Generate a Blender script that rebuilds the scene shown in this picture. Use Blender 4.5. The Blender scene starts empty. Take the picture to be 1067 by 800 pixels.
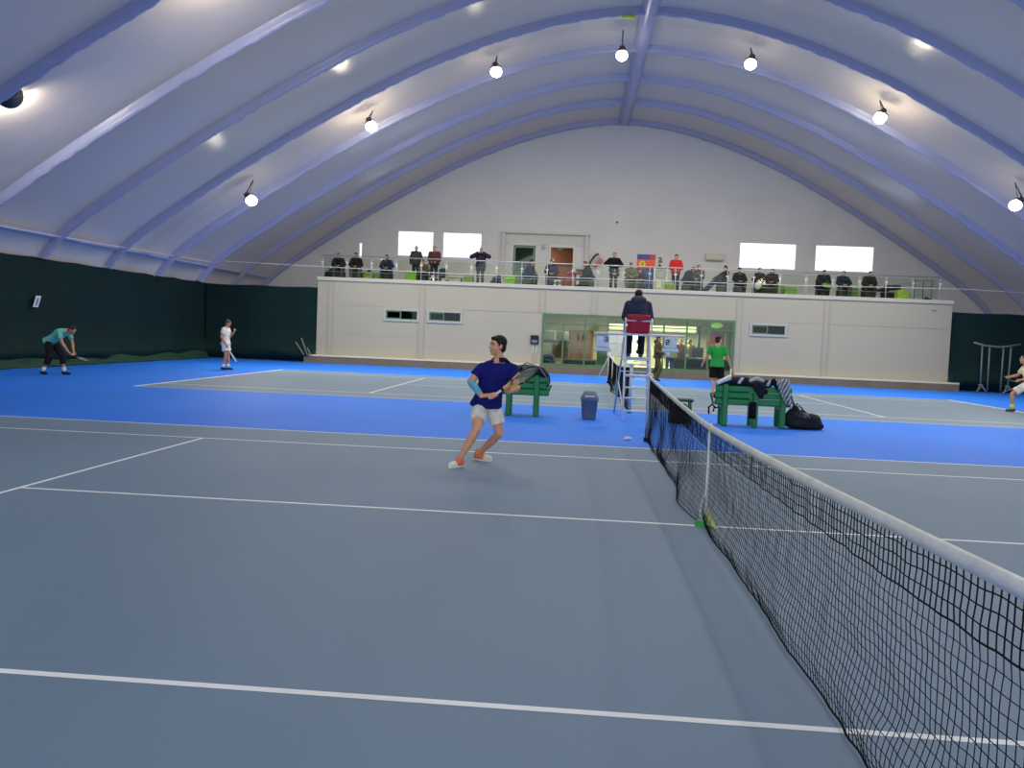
# tennis hall: two courts under a membrane roof
import bpy, math, random
from mathutils import Vector as V, Matrix, noise
PI = math.pi
random.seed(7)
SC = bpy.context.scene
COL = SC.collection
BLUE_C = (40, 126, 242); COURT_C = (120, 142, 161); MEMB_C = (202, 190, 178); SLEEVE_C = (162, 166, 198); TRANS_C = (182, 182, 206); TRANS_F = .035
BACK_C = (214, 213, 213); BLD_C = (174, 169, 151); CURT_C = (16, 42, 41); LENS_E = 24; LENS_S = 100; LAMP_W = 305; LOUNGE_W = 430; SKY_S = 2.0; EXPO = 0.0; MID_P = .74; NEAR_P = .15; SIDE_P = .34; SIDE2_P = .2
# ------------------------------------------------------------------ camera
IW, IH, FPX = 1067.0, 800.0, 916.995
CAM = V((-1.2334, -7.8992, 1.6384))
YAW, PIT, ROL = .0693, -.0560, .0419
_f = V((-math.sin(YAW)*math.cos(PIT), math.cos(YAW)*math.cos(PIT), math.sin(PIT)))
_r0 = V((math.cos(YAW), math.sin(YAW), 0)); _u0 = _r0.cross(_f)
_r = math.cos(ROL)*_r0 + math.sin(ROL)*_u0
_u = -math.sin(ROL)*_r0 + math.cos(ROL)*_u0
cam = bpy.data.cameras.new('camera'); camo = bpy.data.objects.new('camera', cam); COL.objects.link(camo)
cam.sensor_fit = 'HORIZONTAL'; cam.sensor_width = 36; cam.lens = FPX/IW*36
cam.clip_start = .05; cam.clip_end = 300
camo.matrix_world = Matrix(((_r.x, _u.x, -_f.x, CAM.x), (_r.y, _u.y, -_f.y, CAM.y), (_r.z, _u.z, -_f.z, CAM.z), (0, 0, 0, 1)))
SC.camera = camo
def _ray(u, v): return _f + _r*((u-IW/2)/FPX) - _u*((v-IH/2)/FPX)
def at(u, v, y):            # the point of the photograph's pixel on the upright plane at depth y
    d = _ray(u, v); return CAM + d*((y-CAM.y)/d.y)
def onz(u, v, z=0.0):       # the same on a level plane
    d = _ray(u, v); return CAM + d*((z-CAM.z)/d.z)
# ------------------------------------------------------------------ materials
def s2l(c):
    c = c/255.0
    return c/12.92 if c <= .04045 else ((c+.055)/1.055)**2.4
def rgb(c): return (s2l(c[0]), s2l(c[1]), s2l(c[2]), 1)
MATS = {}
def mat(name, c, rough=.6, metal=0.0, spec=.4, vary=0.0, scale=6.0, bump=0.0, bscale=40.0, emit=0.0):
    if name in MATS: return MATS[name]
    m = bpy.data.materials.new(name); m.use_nodes = True
    nt = m.node_tree; b = nt.nodes['Principled BSDF']
    b.inputs['Base Color'].default_value = rgb(c); b.inputs['Roughness'].default_value = rough
    b.inputs['Metallic'].default_value = metal; b.inputs['Specular IOR Level'].default_value = spec
    if emit:
        b.inputs['Emission Color'].default_value = rgb(c); b.inputs['Emission Strength'].default_value = emit
    if vary or bump:
        tc = nt.nodes.new('ShaderNodeTexCoord')
    if vary:
        n = nt.nodes.new('ShaderNodeTexNoise'); n.inputs['Scale'].default_value = scale; n.inputs['Detail'].default_value = 4
        nt.links.new(tc.outputs['Object'], n.inputs['Vector'])
        cr = nt.nodes.new('ShaderNodeValToRGB')
        l = rgb(c); k0, k1 = 1-vary, 1+vary
        cr.color_ramp.elements[0].position = .3; cr.color_ramp.elements[1].position = .7
        cr.color_ramp.elements[0].color = (l[0]*k0, l[1]*k0, l[2]*k0, 1)
        cr.color_ramp.elements[1].color = (min(1, l[0]*k1), min(1, l[1]*k1), min(1, l[2]*k1), 1)
        nt.links.new(n.outputs['Fac'], cr.inputs['Fac']); nt.links.new(cr.outputs['Color'], b.inputs['Base Color'])
    if bump:
        n2 = nt.nodes.new('ShaderNodeTexNoise'); n2.inputs['Scale'].default_value = bscale; n2.inputs['Detail'].default_value = 3
        nt.links.new(tc.outputs['Object'], n2.inputs['Vector'])
        bp = nt.nodes.new('ShaderNodeBump'); bp.inputs['Strength'].default_value = bump; bp.inputs['Distance'].default_value = .02
        nt.links.new(n2.outputs['Fac'], bp.inputs['Height']); nt.links.new(bp.outputs['Normal'], b.inputs['Normal'])
    MATS[name] = m; return m
def glass_mat(name, tint=(235, 245, 240), refl=.10):
    if name in MATS: return MATS[name]
    m = bpy.data.materials.new(name); m.use_nodes = True; nt = m.node_tree
    nt.nodes.remove(nt.nodes['Principled BSDF'])
    t = nt.nodes.new('ShaderNodeBsdfTransparent'); t.inputs[0].default_value = rgb(tint)
    g = nt.nodes.new('ShaderNodeBsdfGlossy'); g.inputs['Roughness'].default_value = .03
    x = nt.nodes.new('ShaderNodeMixShader'); x.inputs[0].default_value = refl
    nt.links.new(t.outputs[0], x.inputs[1]); nt.links.new(g.outputs[0], x.inputs[2])
    nt.links.new(x.outputs[0], nt.nodes['Material Output'].inputs[0])
    MATS[name] = m; return m
def cloth(c): return mat('cloth_%d_%d_%d' % tuple(c), c, .9, spec=.15, vary=.14, scale=14, bump=.25, bscale=25)
def plas(c, r=.45): return mat('plastic_%d_%d_%d' % tuple(c), c, r, vary=.05, scale=5)
def metalm(c, r=.4): return mat('paint_%d_%d_%d' % tuple(c), c, r, spec=.5, vary=.05, scale=8)
def skin(c=(196, 142, 112)): return mat('skin_%d_%d_%d' % tuple(c), c, .55, spec=.35, vary=.06, scale=12)
# ------------------------------------------------------------------ things
OFF = {}
def tag(o, label=None, cat=None, group=None, kind=None):
    if label: o['label'] = label
    if cat: o['category'] = cat
    if group: o['group'] = group
    if kind: o['kind'] = kind
    return o
def thing(name, label, cat, loc=(0, 0, 0), rz=0.0, group=None, local=False):
    o = bpy.data.objects.new(name, None); COL.objects.link(o); o.empty_display_size = .1
    o.location = loc; o.rotation_euler = (0, 0, rz)
    OFF[o.name] = V((0, 0, 0)) if local else V(loc)
    return tag(o, label, cat, group)
def struct(o): o['kind'] = 'structure'; return o
def copy_tree(o, parent=None, loc=None, rz=None, label=None):
    c = o.copy(); COL.objects.link(c)
    if parent is not None: c.parent = parent
    if loc is not None: c.location = loc
    if rz is not None: c.rotation_euler = (0, 0, rz)
    if label: c['label'] = label
    for ch in list(o.children): copy_tree(ch, c)
    return c
def frame_of(d):
    d = V(d).normalized()
    a = V((0, 0, 1)) if abs(d.z) < .95 else V((1, 0, 0))
    x = a.cross(d).normalized(); return x, d.cross(x)
class MB:
    def __init__(s): s.v = []; s.f = []; s.m = []; s.sm = []
    def add(s, vs, fs, mi=0, smooth=False):
        n = len(s.v); s.v += [V(p) for p in vs]
        for f in fs: s.f.append([i+n for i in f]); s.m.append(mi); s.sm.append(smooth)
        return s
    def box(s, lo, hi, mi=0):
        x0, y0, z0 = lo; x1, y1, z1 = hi
        vs = [(x0, y0, z0), (x1, y0, z0), (x1, y1, z0), (x0, y1, z0), (x0, y0, z1), (x1, y0, z1), (x1, y1, z1), (x0, y1, z1)]
        return s.add(vs, [(3, 2, 1, 0), (4, 5, 6, 7), (0, 1, 5, 4), (1, 2, 6, 5), (2, 3, 7, 6), (3, 0, 4, 7)], mi)
    def rbox(s, lo, hi, b=.02, mi=0, M=None):       # chamfered box
        lo = V(lo); hi = V(hi); c = (lo+hi)/2; h = (hi-lo)/2
        b = min(b, h.x*.9, h.y*.9, h.z*.9); vs = []; idx = {}
        for ax in range(3):
            for sx in (-1, 1):
                for sy in (-1, 1):
                    for sz in (-1, 1):
                        sg = (sx, sy, sz)
                        p = V([c[i]+sg[i]*(h[i] if i == ax else h[i]-b) for i in range(3)])
                        idx[(ax, sx, sy, sz)] = len(vs); vs.append(M @ p if M else p)
        F = []
        def k(ax, sg): return idx[(ax,)+tuple(sg)]
        for ax in range(3):
            a1, a2 = (ax+1) % 3, (ax+2) % 3
            for sg in (-1, 1):
                q = []
                for (p, r) in ((-1, -1), (1, -1), (1, 1), (-1, 1)):
                    t = [0, 0, 0]; t[ax] = sg; t[a1] = p; t[a2] = r; q.append(k(ax, t))
                F.append(q if sg > 0 else q[::-1])
        for ax in range(3):                          # edges along ax
            a1, a2 = (ax+1) % 3, (ax+2) % 3
            for p in (-1, 1):
                for r in (-1, 1):
                    t0 = [0, 0, 0]; t0[ax] = -1; t0[a1] = p; t0[a2] = r
                    t1 = list(t0); t1[ax] = 1
                    q = [k(a1, t0), k(a1, t1), k(a2, t1), k(a2, t0)]
                    F.append(q if p*r < 0 else q[::-1])
        for sx in (-1, 1):
            for sy in (-1, 1):
                for sz in (-1, 1):
                    q = [k(0, (sx, sy, sz)), k(1, (sx, sy, sz)), k(2, (sx, sy, sz))]
                    F.append(q if sx*sy*sz > 0 else q[::-1])
        return s.add(vs, F, mi)
    def loft(s, rings, mi=0, caps=True, smooth=True, closed=True):
        n = len(rings[0]); vs = [p for r in rings for p in r]; F = []
        for i in range(len(rings)-1):
            for j in range(n if closed else n-1):
                k = (j+1) % n
                F.append((i*n+j, i*n+k, (i+1)*n+k, (i+1)*n+j))
        s.add(vs, F, mi, smooth)
        if caps:
            b = len(s.v)-len(vs)
            s.f.append([b+j for j in range(n)][::-1]); s.m.append(mi); s.sm.append(False)
            b2 = b+(len(rings)-1)*n
            s.f.append([b2+j for j in range(n)]); s.m.append(mi); s.sm.append(False)
        return s
    def tube(s, pts, r, seg=8, mi=0, loop=False, caps=True):
        pts = [V(p) for p in pts]; rs = r if isinstance(r, (list, tuple)) else [r]*len(pts)
        rings = []; n = len(pts); px = None
        for i, p in enumerate(pts):
            if loop: d = pts[(i+1) % n]-pts[i-1]
            else: d = pts[min(i+1, n-1)]-pts[max(i-1, 0)]
            if d.length < 1e-9: d = V((0, 0, 1))
            d.normalize()
            if px is None: x, y = frame_of(d)
            else:
                x = px-d*px.dot(d)
                if x.length < 1e-6: x, y = frame_of(d)
                x.normalize(); y = d.cross(x)
            px = x
            rings.append([p+(x*math.cos(2*PI*j/seg)+y*math.sin(2*PI*j/seg))*rs[i] for j in range(seg)])
        if loop: rings.append(rings[0]); caps = False
        return s.loft(rings, mi, caps)
    def capsule(s, a, ra, b, rb, seg=12, mi=0):
        a = V(a); b = V(b); d = b-a
        if d.length < 1e-6: d = V((0, 0, 1e-4))
        d = d.normalized(); x, y = frame_of(d); rings = []
        for t in (-80, -55, -28, 0):
            q = math.radians(t); rings.append((a+d*math.sin(q)*ra, ra*math.cos(q)))
        for t in (0, 28, 55, 80):
            q = math.radians(t); rings.append((b+d*math.sin(q)*rb, rb*math.cos(q)))
        return s.loft([[c+(x*math.cos(2*PI*j/seg)+y*math.sin(2*PI*j/seg))*r for j in range(seg)] for c, r in rings], mi)
    def cone(s, a, ra, b, rb, seg=12, mi=0): return s.tube([a, b], [ra, rb], seg, mi)
    def ell(s, c, rad, ax=None, seg=16, rings=10, mi=0):
        c = V(c); X, Y, Z = ax or (V((1, 0, 0)), V((0, 1, 0)), V((0, 0, 1))); rr = []
        for i in range(rings+1):
            q = -PI/2+PI*i/rings; q = max(-1.5, min(1.5, q))
            rr.append([c+X*(rad[0]*math.cos(q)*math.cos(2*PI*j/seg))+Y*(rad[1]*math.cos(q)*math.sin(2*PI*j/seg))+Z*(rad[2]*math.sin(q)) for j in range(seg)])
        return s.loft(rr, mi)
    def quad(s, a, b, c, d, mi=0): return s.add([a, b, c, d], [(0, 1, 2, 3)], mi)
    def mesh(s, name, off=V((0, 0, 0))):
        me = bpy.data.meshes.new(name)
        me.from_pydata([tuple(p-off) for p in s.v], [], s.f); me.update()
        me.polygons.foreach_set('material_index', s.m); me.polygons.foreach_set('use_smooth', s.sm)
        return me
    def build(s, name, mats, parent=None, loc=None, solid=0):
        off = OFF.get(parent.name, V((0, 0, 0))) if parent else V(loc or (0, 0, 0))
        me = s.mesh(name, off)
        for m in (mats if isinstance(mats, (list, tuple)) else [mats]): me.materials.append(m)
        o = bpy.data.objects.new(name, me); COL.objects.link(o)
        if parent: o.parent = parent; OFF[o.name] = off
        elif loc is not None: o.location = loc; OFF[o.name] = off
        if solid:
            md = o.modifiers.new('thick', 'SOLIDIFY'); md.thickness = solid; md.offset = 0
        return o
def blob(name, mb, m, parent, vox=.014, smooth=2, loc=None):
    """one continuous surface grown round overlapping closed shapes"""
    off = OFF.get(parent.name, V((0, 0, 0))) if parent else V(loc or (0, 0, 0))
    me = mb.mesh(name+'_raw', off); t = bpy.data.objects.new(name+'_raw', me); COL.objects.link(t)
    r = t.modifiers.new('r', 'REMESH'); r.mode = 'VOXEL'; r.voxel_size = vox; r.use_smooth_shade = True
    if smooth:
        sm = t.modifiers.new('s', 'SMOOTH'); sm.factor = .5; sm.iterations = smooth
    dg = bpy.context.evaluated_depsgraph_get(); ev = t.evaluated_get(dg)
    nm = bpy.data.meshes.new_from_object(ev, depsgraph=dg); nm.name = name
    bpy.data.objects.remove(t); bpy.data.meshes.remove(me)
    nm.materials.clear(); nm.materials.append(m)
    o = bpy.data.objects.new(name, nm); COL.objects.link(o)
    if parent: o.parent = parent; OFF[o.name] = off
    elif loc is not None: o.location = loc
    return o
def lerp(a, b, t): return V(a)+(V(b)-V(a))*t
def wall_cells(mb, xs, zs, holes, y0, y1, top=None, mi=0):
    """an upright wall between depths y0 and y1 with rectangular openings"""
    for i in range(len(xs)-1):
        for j in range(len(zs)-1):
            x0, x1, z0, z1 = xs[i], xs[i+1], zs[j], zs[j+1]; cx, cz = (x0+x1)/2, (z0+z1)/2
            if any(h[0] < cx < h[1] and h[2] < cz < h[3] for h in holes): continue
            za, zb = z1, z1
            if top:
                za, zb = min(z1, max(z0, top(x0))), min(z1, max(z0, top(x1)))
                if max(za, zb) <= z0+.002: continue
            vs = [(x0, y0, z0), (x1, y0, z0), (x1, y0, zb), (x0, y0, za), (x0, y1, z0), (x1, y1, z0), (x1, y1, zb), (x0, y1, za)]
            F = [(0, 1, 2, 3), (5, 4, 7, 6)]
            mb.add(vs, F, mi)
    for h in holes:                                  # the reveals of the openings
        a, b, c, d = h
        mb.quad((a, y0, c), (a, y0, d), (a, y1, d), (a, y1, c), mi); mb.quad((b, y0, d), (b, y0, c), (b, y1, c), (b, y1, d), mi)
        mb.quad((a, y0, d), (b, y0, d), (b, y1, d), (a, y1, d), mi); mb.quad((b, y0, c), (a, y0, c), (a, y1, c), (b, y1, c), mi)
def frame_rect(mb, x0, x1, z0, z1, w, y0, y1, mi=0):
    mb.box((x0, y0, z0), (x0+w, y1, z1), mi); mb.box((x1-w, y0, z0), (x1, y1, z1), mi)
    mb.box((x0+w, y0, z1-w), (x1-w, y1, z1), mi); mb.box((x0+w, y0, z0), (x1-w, y1, z0+w), mi)
# ------------------------------------------------------------------ people
def hand(mb, w, d, n, side, curl=.5):
    """an open hand: palm, four fingers of their own lengths and a thumb from the side of the palm"""
    w = V(w); d = V(d).normalized(); n = V(n); n = (n-d*n.dot(d)).normalized(); t = n.cross(d)*side
    for i in range(4):
        k = w+d*(.088-abs(i-1.2)*.004)+t*(.028-i*.019)
        mb.capsule(w+t*(.014-i*.009), .016, k, .0125, 8)
        L = (.070, .079, .073, .056)[i]; p = k; a = 0
        for sgm, fr in ((0, .45), (1, .32), (2, .23)):
            a += curl*(.5, .8, .6)[sgm]; q = p+(d*math.cos(a)+n*math.sin(a))*L*fr
            mb.capsule(p, .0098-.0008*sgm, q, .0092-.0008*sgm, 8); p = q
    b = w+d*.022+t*.02
    m1 = b+d*.032+t*.026+n*.012; m2 = m1+d*.032+t*.008+n*.016
    mb.capsule(b, .015, m1, .0115, 8); mb.capsule(m1, .011, m2, .0095, 8)
def grip(mb, w, gc, axis, R, side=1):
    """a hand closed round a rod: axis runs from little finger to forefinger"""
    w = V(w); gc = V(gc); axis = V(axis).normalized(); e1 = w-gc; e1 = (e1-axis*e1.dot(axis)).normalized(); e2 = axis.cross(e1)*side
    for i in range(4):
        o = .030-i*.020; k = gc+axis*o+e1*(R+.017)+e2*-.012
        mb.capsule(w+axis*o*.5, .018, k, .0135, 8); p = k
        amax = (235, 250, 245, 225)[i]
        for j in range(1, 6):
            a = math.radians(15+(amax-15)*j/5); q = gc+axis*(o*1.02)+(e1*math.cos(a)+e2*math.sin(a))*(R+.0085)
            mb.capsule(p, .0102, q, .0098-.0003*j, 8); p = q
    b = w+(gc-w)*.55+axis*.03; p = b
    for a in (-35, -85, -130):
        q = gc+axis*.045+(e1*math.cos(math.radians(a))+e2*math.sin(math.radians(a)))*(R+.010)
        mb.capsule(p, .0125, q, .0105, 8); p = q
def stand(**k):
    J = dict(P=(0, 0, .95), C=(0, 0, 1.26), N=(0, .01, 1.47), H=(0, -.02, 1.625), face=(0, -1, 0),
             sr=(-.185, 0, 1.415), er=(-.245, .03, 1.13), wr=(-.25, -.05, .88), sl=(.185, 0, 1.415), el=(.245, .03, 1.13), wl=(.25, -.05, .88),
             hr=(-.09, 0, .92), kr=(-.105, -.025, .5), ar=(-.11, .02, .085), tr=(-.15, -1, 0), hl=(.09, 0, .92), kl=(.105, -.025, .5), al=(.11, .02, .085), tl=(.15, -1, 0))
    J.update(k); return J
def sit(**k):
    J = dict(P=(0, .06, .52), C=(0, .02, .83), N=(0, -.01, 1.03), H=(0, -.06, 1.175), face=(0, -1, -.1),
             sr=(-.18, .01, .985), er=(-.25, -.06, .73), wr=(-.10, -.28, .63), sl=(.18, .01, .985), el=(.25, -.06, .73), wl=(.10, -.28, .63),
             hr=(-.09, .02, .50), kr=(-.15, -.40, .50), ar=(-.14, -.40, .085), tr=(-.15, -1, 0), hl=(.09, .02, .50), kl=(.15, -.40, .50), al=(.14, -.40, .085), tl=(.15, -1, 0))
    J.update(k); return J
def rings_for(J, infl, lo=0, hi=6, flare=0.0, n=20):
    P, C, N = V(J['P']), V(J['C']), V(J['N']); xh = (V(J['hl'])-V(J['hr'])).normalized(); xs = (V(J['sl'])-V(J['sr'])).normalized()
    sp = (V(J['sl'])+V(J['sr']))/2; up0 = (C-P).normalized(); k = J.get('k', 1.0); w = J.get('wide', 1.0)
    R = [(P-up0*.10*k, .125, .095, 0), (P-up0*.02*k, .168, .118, 0), (P+up0*.06*k, .162, .112, .1), (lerp(P, C, .5), .143, .103, .45), (C, .166, .118, .85),
         (lerp(C, sp, .55), .178, .112, 1), (lerp(C, sp, .93), .165, .088, 1), (sp+(N-sp)*.45+(N-C).normalized()*.01, .105, .072, 1), (N, .062, .06, 1)]
    out = []
    if lo == 1: R[0] = (P-up0*J.get('hem', .075)*k, .184, .142, 0); R[1] = (P-up0*.01*k, .180, .134, 0)
    lo_ = 0 if lo == 1 else lo
    for i, (c, a, b, t) in enumerate(R[lo_:hi]):
        x = xh.lerp(xs, t).normalized(); g = (R[min(i+lo_+1, 8)][0]-R[max(i+lo_-1, 0)][0]).normalized()
        f = x.cross(g).normalized(); fl = flare if (i == 0 and lo > 0) else 0
        A, B = a*k*w+infl+fl, b*k*w+infl+fl
        out.append([c+x*A*math.copysign(abs(math.cos(q))**.85, math.cos(q))+f*B*math.copysign(abs(math.sin(q))**.85, math.sin(q)) for q in [2*PI*j/n for j in range(n)]])
    return out
def limb(mb, pts, rs, seg=14):
    for i in range(len(pts)-1): mb.capsule(pts[i], rs[i], pts[i+1], rs[i+1], seg)
def part_limb(a, b, c, t):      # the path a-b-c up to t (0..2)
    return [V(a), lerp(a, b, t)] if t <= 1 else [V(a), V(b), lerp(b, c, t-1)]
def person(label, loc, rz, J, top=(40, 42, 52), bottom=(40, 40, 48), shoes=(30, 30, 34), hair=(38, 30, 26), sk=(196, 142, 112), sleeve=2.0, leg=2.0, bulk=.014, lb=.012,
           vox=.014, hstyle='short', hands=None, fine=False, group=None, k=1.0, socks=None, face=True, hood=None, sole=None, legw=1.0, headk=1.0, wide=1.0, local=True, armk=1.0):
    J = dict(J); J['k'] = k; J['wide'] = wide
    if k != 1.0:
        for q in J:
            if isinstance(J[q], (tuple, V)) and q not in ('face', 'tr', 'tl'): J[q] = V(J[q])*k
    if hands and k != 1.0: hands = {q: ((h[0], V(h[1])*k)+tuple(h[2:]) if h[0] == 'grip' else h) for q, h in hands.items()}
    root = thing('person', label, 'person', loc, rz, group, local=local)
    sm = skin(sk); b = MB()
    b.loft(rings_for(J, 0, 0, 9))
    H, N = V(J['H']), V(J['N']); f = V(J['face']).normalized(); hu = (H-N).normalized()*.6+V((0, 0, .4)); hu = (hu-f*hu.dot(f)).normalized(); x = f.cross(hu) * -1
    hk = k*headk
    def hp(r, fo, up): return H+x*r*hk+f*fo*hk+hu*up*hk
    b.capsule(N-(H-N).normalized()*.04, .062*k, lerp(N, H, .55), .056*k)
    b.ell(hp(0, -.008, .03), (.075*hk, .095*hk, .09*hk), (x, f, hu)); b.ell(hp(0, .018, -.035), (.061*hk, .072*hk, .082*hk), (x, f, hu))
    b.ell(hp(0, .062, -.098), (.026*hk, .024*hk, .02*hk), (x, f, hu))
    b.capsule(hp(0, .083, .018), .010*hk, hp(0, .107, -.025), .0135*hk, 8); b.capsule(hp(-.012, .09, -.03), .008*hk, hp(.012, .09, -.03), .008*hk, 8)
    b.capsule(hp(-.04, .072, .03), .012*hk, hp(.04, .072, .03), .012*hk, 8)
    b.capsule(hp(-.018, .082, -.062), .007*hk, hp(.018, .082, -.062), .007*hk, 8); b.capsule(hp(-.015, .08, -.074), .0075*hk, hp(.015, .08, -.074), .0075*hk, 8)
    for sgn in (-1, 1):
        b.ell(hp(sgn*.078, -.008, -.005), (.012*hk, .021*hk, .033*hk), (x, f, hu), 10, 8)
        b.ell(hp(sgn*.04, .055, -.03), (.024*hk, .026*hk, .026*hk), (x, f, hu), 10, 8)
    hands = hands or {}
    for s, sg in (('r', -1), ('l', 1)):
        S, E, W = V(J['s'+s]), V(J['e'+s]), V(J['w'+s])
        limb(b, [S, lerp(S, E, .45), E], [.051*k*armk, .047*k*armk, .039*k*armk]); limb(b, [E, lerp(E, W, .3), W], [.039*k*armk, .042*k*armk, .028*k])
        b.capsule(lerp(J['C'], S, .55), .07*k, S, .051*k); b.capsule(lerp(N, H, .12), .045*k, lerp(N, S, .75), .042*k)
        hh = hands.get(s)
        if hh is None: hand(b, W, (W-E).normalized(), V((0, -.35, 0))+V((-sg*.8, 0, 0)) if J.get('k') else V((0, -1, 0)), sg, .55)
        elif hh[0] == 'grip': grip(b, W, hh[1], hh[2], hh[3], hh[4] if len(hh) > 4 else 1)
        else: hand(b, W, hh[1], hh[2], sg, hh[3])
        h, kn, an = V(J['h'+s]), V(J['k'+s]), V(J['a'+s]); td = V(J['t'+s]).normalized()
        limb(b, [h, lerp(h, kn, .5), kn], [.085*k, .071*k, .053*k]); limb(b, [kn, lerp(kn, an, .3), lerp(kn, an, .75), an], [.051*k, .056*k, .039*k, .036*k])
        b.capsule(an-td*.03*k-V((0, 0, .035*k)), .036*k, an+td*.12*k-V((0, 0, .045*k)), .028*k)
    body = blob('body', b, sm, root, vox, 2)
    # hair
    if hstyle != 'bald':
        hb = MB()
        hb.ell(hp(0, -.022, .045), (.083*hk, .098*hk, .086*hk), (x, f, hu)); hb.ell(hp(0, -.05, -.02), (.071*hk, .058*hk, .07*hk), (x, f, hu))
        if fine: hb.ell(hp(0, .042, .088), (.060*hk, .042*hk, .026*hk), (x, f, hu)); [hb.ell(hp(q*.072, -.005, .03), (.012*hk, .03*hk, .04*hk), (x, f, hu)) for q in (-1, 1)]
        if hstyle == 'long': hb.ell(hp(0, -.055, -.10), (.085*hk, .05*hk, .14*hk), (x, f, hu)); [hb.ell(hp(q*.07, -.02, -.07), (.022*hk, .05*hk, .12*hk), (x, f, hu)) for q in (-1, 1)]
        if hstyle == 'tail': hb.capsule(hp(0, -.11, .03), .03*hk, hp(0, -.14, -.12), .018*hk)
        blob('hair', hb, mat('hair_%d' % hair[0], hair, .75, vary=.2, scale=60, bump=.5, bscale=90), root, max(.009, vox*.8), 1)
    if face:
        for sgn in (-1, 1):
            e = MB().ell(hp(sgn*.031, .0715, .006), (.0125*hk, .0095*hk, .0075*hk), (x, f, hu), 12, 8).build('eye', mat('eye_white', (225, 222, 215), .3), root)
            MB().ell(hp(sgn*.031, .0785, .006), (.0062*hk, .0040*hk, .0066*hk), (x, f, hu), 10, 6).build('iris', mat('eye_dark', (35, 26, 22), .2), e)
            MB().tube([hp(sgn*.013, .0875, .0275), hp(sgn*.024, .0872, .031), hp(sgn*.038, .0825, .032), hp(sgn*.051, .0735, .027)], [.0035*hk, .0055*hk, .0052*hk, .0035*hk], 8).build('eyebrow', mat('hair_%d' % hair[0], hair, .75), root)
        MB().capsule(hp(-.019, .0885, -.068), .0035*hk, hp(.019, .0885, -.068), .0035*hk, 8).build('lips', mat('lips', (160, 92, 84), .5), root)
    # trousers or shorts
    bt = MB(); bt.loft(rings_for(J, min(lb, .006), 0, 3))
    for s in 'rl':
        h, kn, an = V(J['h'+s]), V(J['k'+s]), V(J['a'+s]); pt = part_limb(h, kn, an, leg); pt[0] = lerp(h, kn, .10)
        rr = [(.084+lb*.8)*k*legw, ((.062 if leg >= 1 else .080)+lb+(.006 if leg < 1 else 0))*k*legw, (.05+lb)*k*legw]
        if len(pt) == 2:
            limb(bt, [pt[0], lerp(pt[0], pt[1], .35)], [rr[0], rr[0]]); bt.cone(lerp(pt[0], pt[1], .2), rr[0], pt[1], rr[1], 16)
        else:
            limb(bt, [pt[0], pt[1]], rr[:2]); bt.cone(pt[1], rr[1], pt[2], rr[2], 16)
    blob('shorts' if leg < 1.2 else 'trousers', bt, cloth(bottom), root, vox, 2)
    # shirt or jacket
    tb = MB(); tb.loft(rings_for(J, bulk, 1, 8)); C = V(J['C'])
    for s in 'rl':
        S, E, W = V(J['s'+s]), V(J['e'+s]), V(J['w'+s]); pt = part_limb(S, E, W, sleeve)
        tb.capsule(lerp(C, S, .6), .072*k+bulk, S, .052*k+bulk); tb.capsule(lerp(J['N'], S, .15)-V((0, 0, .008)), .046*k+bulk*.5, lerp(J['N'], S, .8), .044*k+bulk*.8)
        if len(pt) == 2: tb.capsule(S, .052*k+bulk, lerp(S, pt[1], .3), .051*k+bulk); tb.cone(S, .052*k+bulk, pt[1], .050*k+bulk*1.4, 16)
        else: limb(tb, [S, E], [.052*k+bulk, .045*k+bulk*.9]); tb.cone(E, .046*k+bulk, pt[2], .031*k+bulk, 16)
    if sleeve > 1.2: tb.capsule(V(J['N'])-(V(J['N'])-C).normalized()*.03, .07*k, lerp(J['N'], J['H'], .18), .064*k)
    blob('jacket' if sleeve > 1.2 else 'shirt', tb, cloth(top), root, vox, 2)
    if hood:
        hm = MB(); hm.ell(lerp(N, H, .25)-f*.085, (.168*k, .095*k, .095*k), (x, f, hu)); blob('hood', hm, cloth(hood), root, vox, 1)
    for s in 'rl':
        an = V(J['a'+s]); td = V(J['t'+s]).normalized(); kn = V(J['k'+s]); ft = V((0, 0, .085*k))
        g = an-ft; xl = V((td.y, -td.x, 0)).normalized()
        sh = MB(); sh.capsule(an-td*.035*k-V((0, 0, .03*k)), .047*k, an+td*.06*k-V((0, 0, .038*k)), .044*k); sh.capsule(an+td*.04*k-V((0, 0, .045*k)), .04*k, an+td*.15*k-V((0, 0, .052*k)), .036*k)
        sh.capsule(an, .046*k, an-V((0, 0, .04*k)), .047*k)
        so = blob('shoe', sh, mat('shoe_%d_%d_%d' % tuple(shoes), shoes, .6, vary=.1), root, vox, 1)
        if sole:
            pth = []
            for j in range(16):
                q = 2*PI*j/16; pth.append((math.cos(q), math.sin(q)))
            rr = [[an-V((0, 0, zz*k))+td*(.055+.14*c)*k+xl*(.047*s_)*k for c, s_ in pth] for zz in (.088, .066)]
            MB().loft(rr).build('sole', plas(sole), so)
        if socks:
            MB().cone(an-V((0, 0, .01)), .047*k, lerp(an, kn, .3), .052*k, 14).build('sock', cloth(socks), root)
    return root, J
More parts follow.
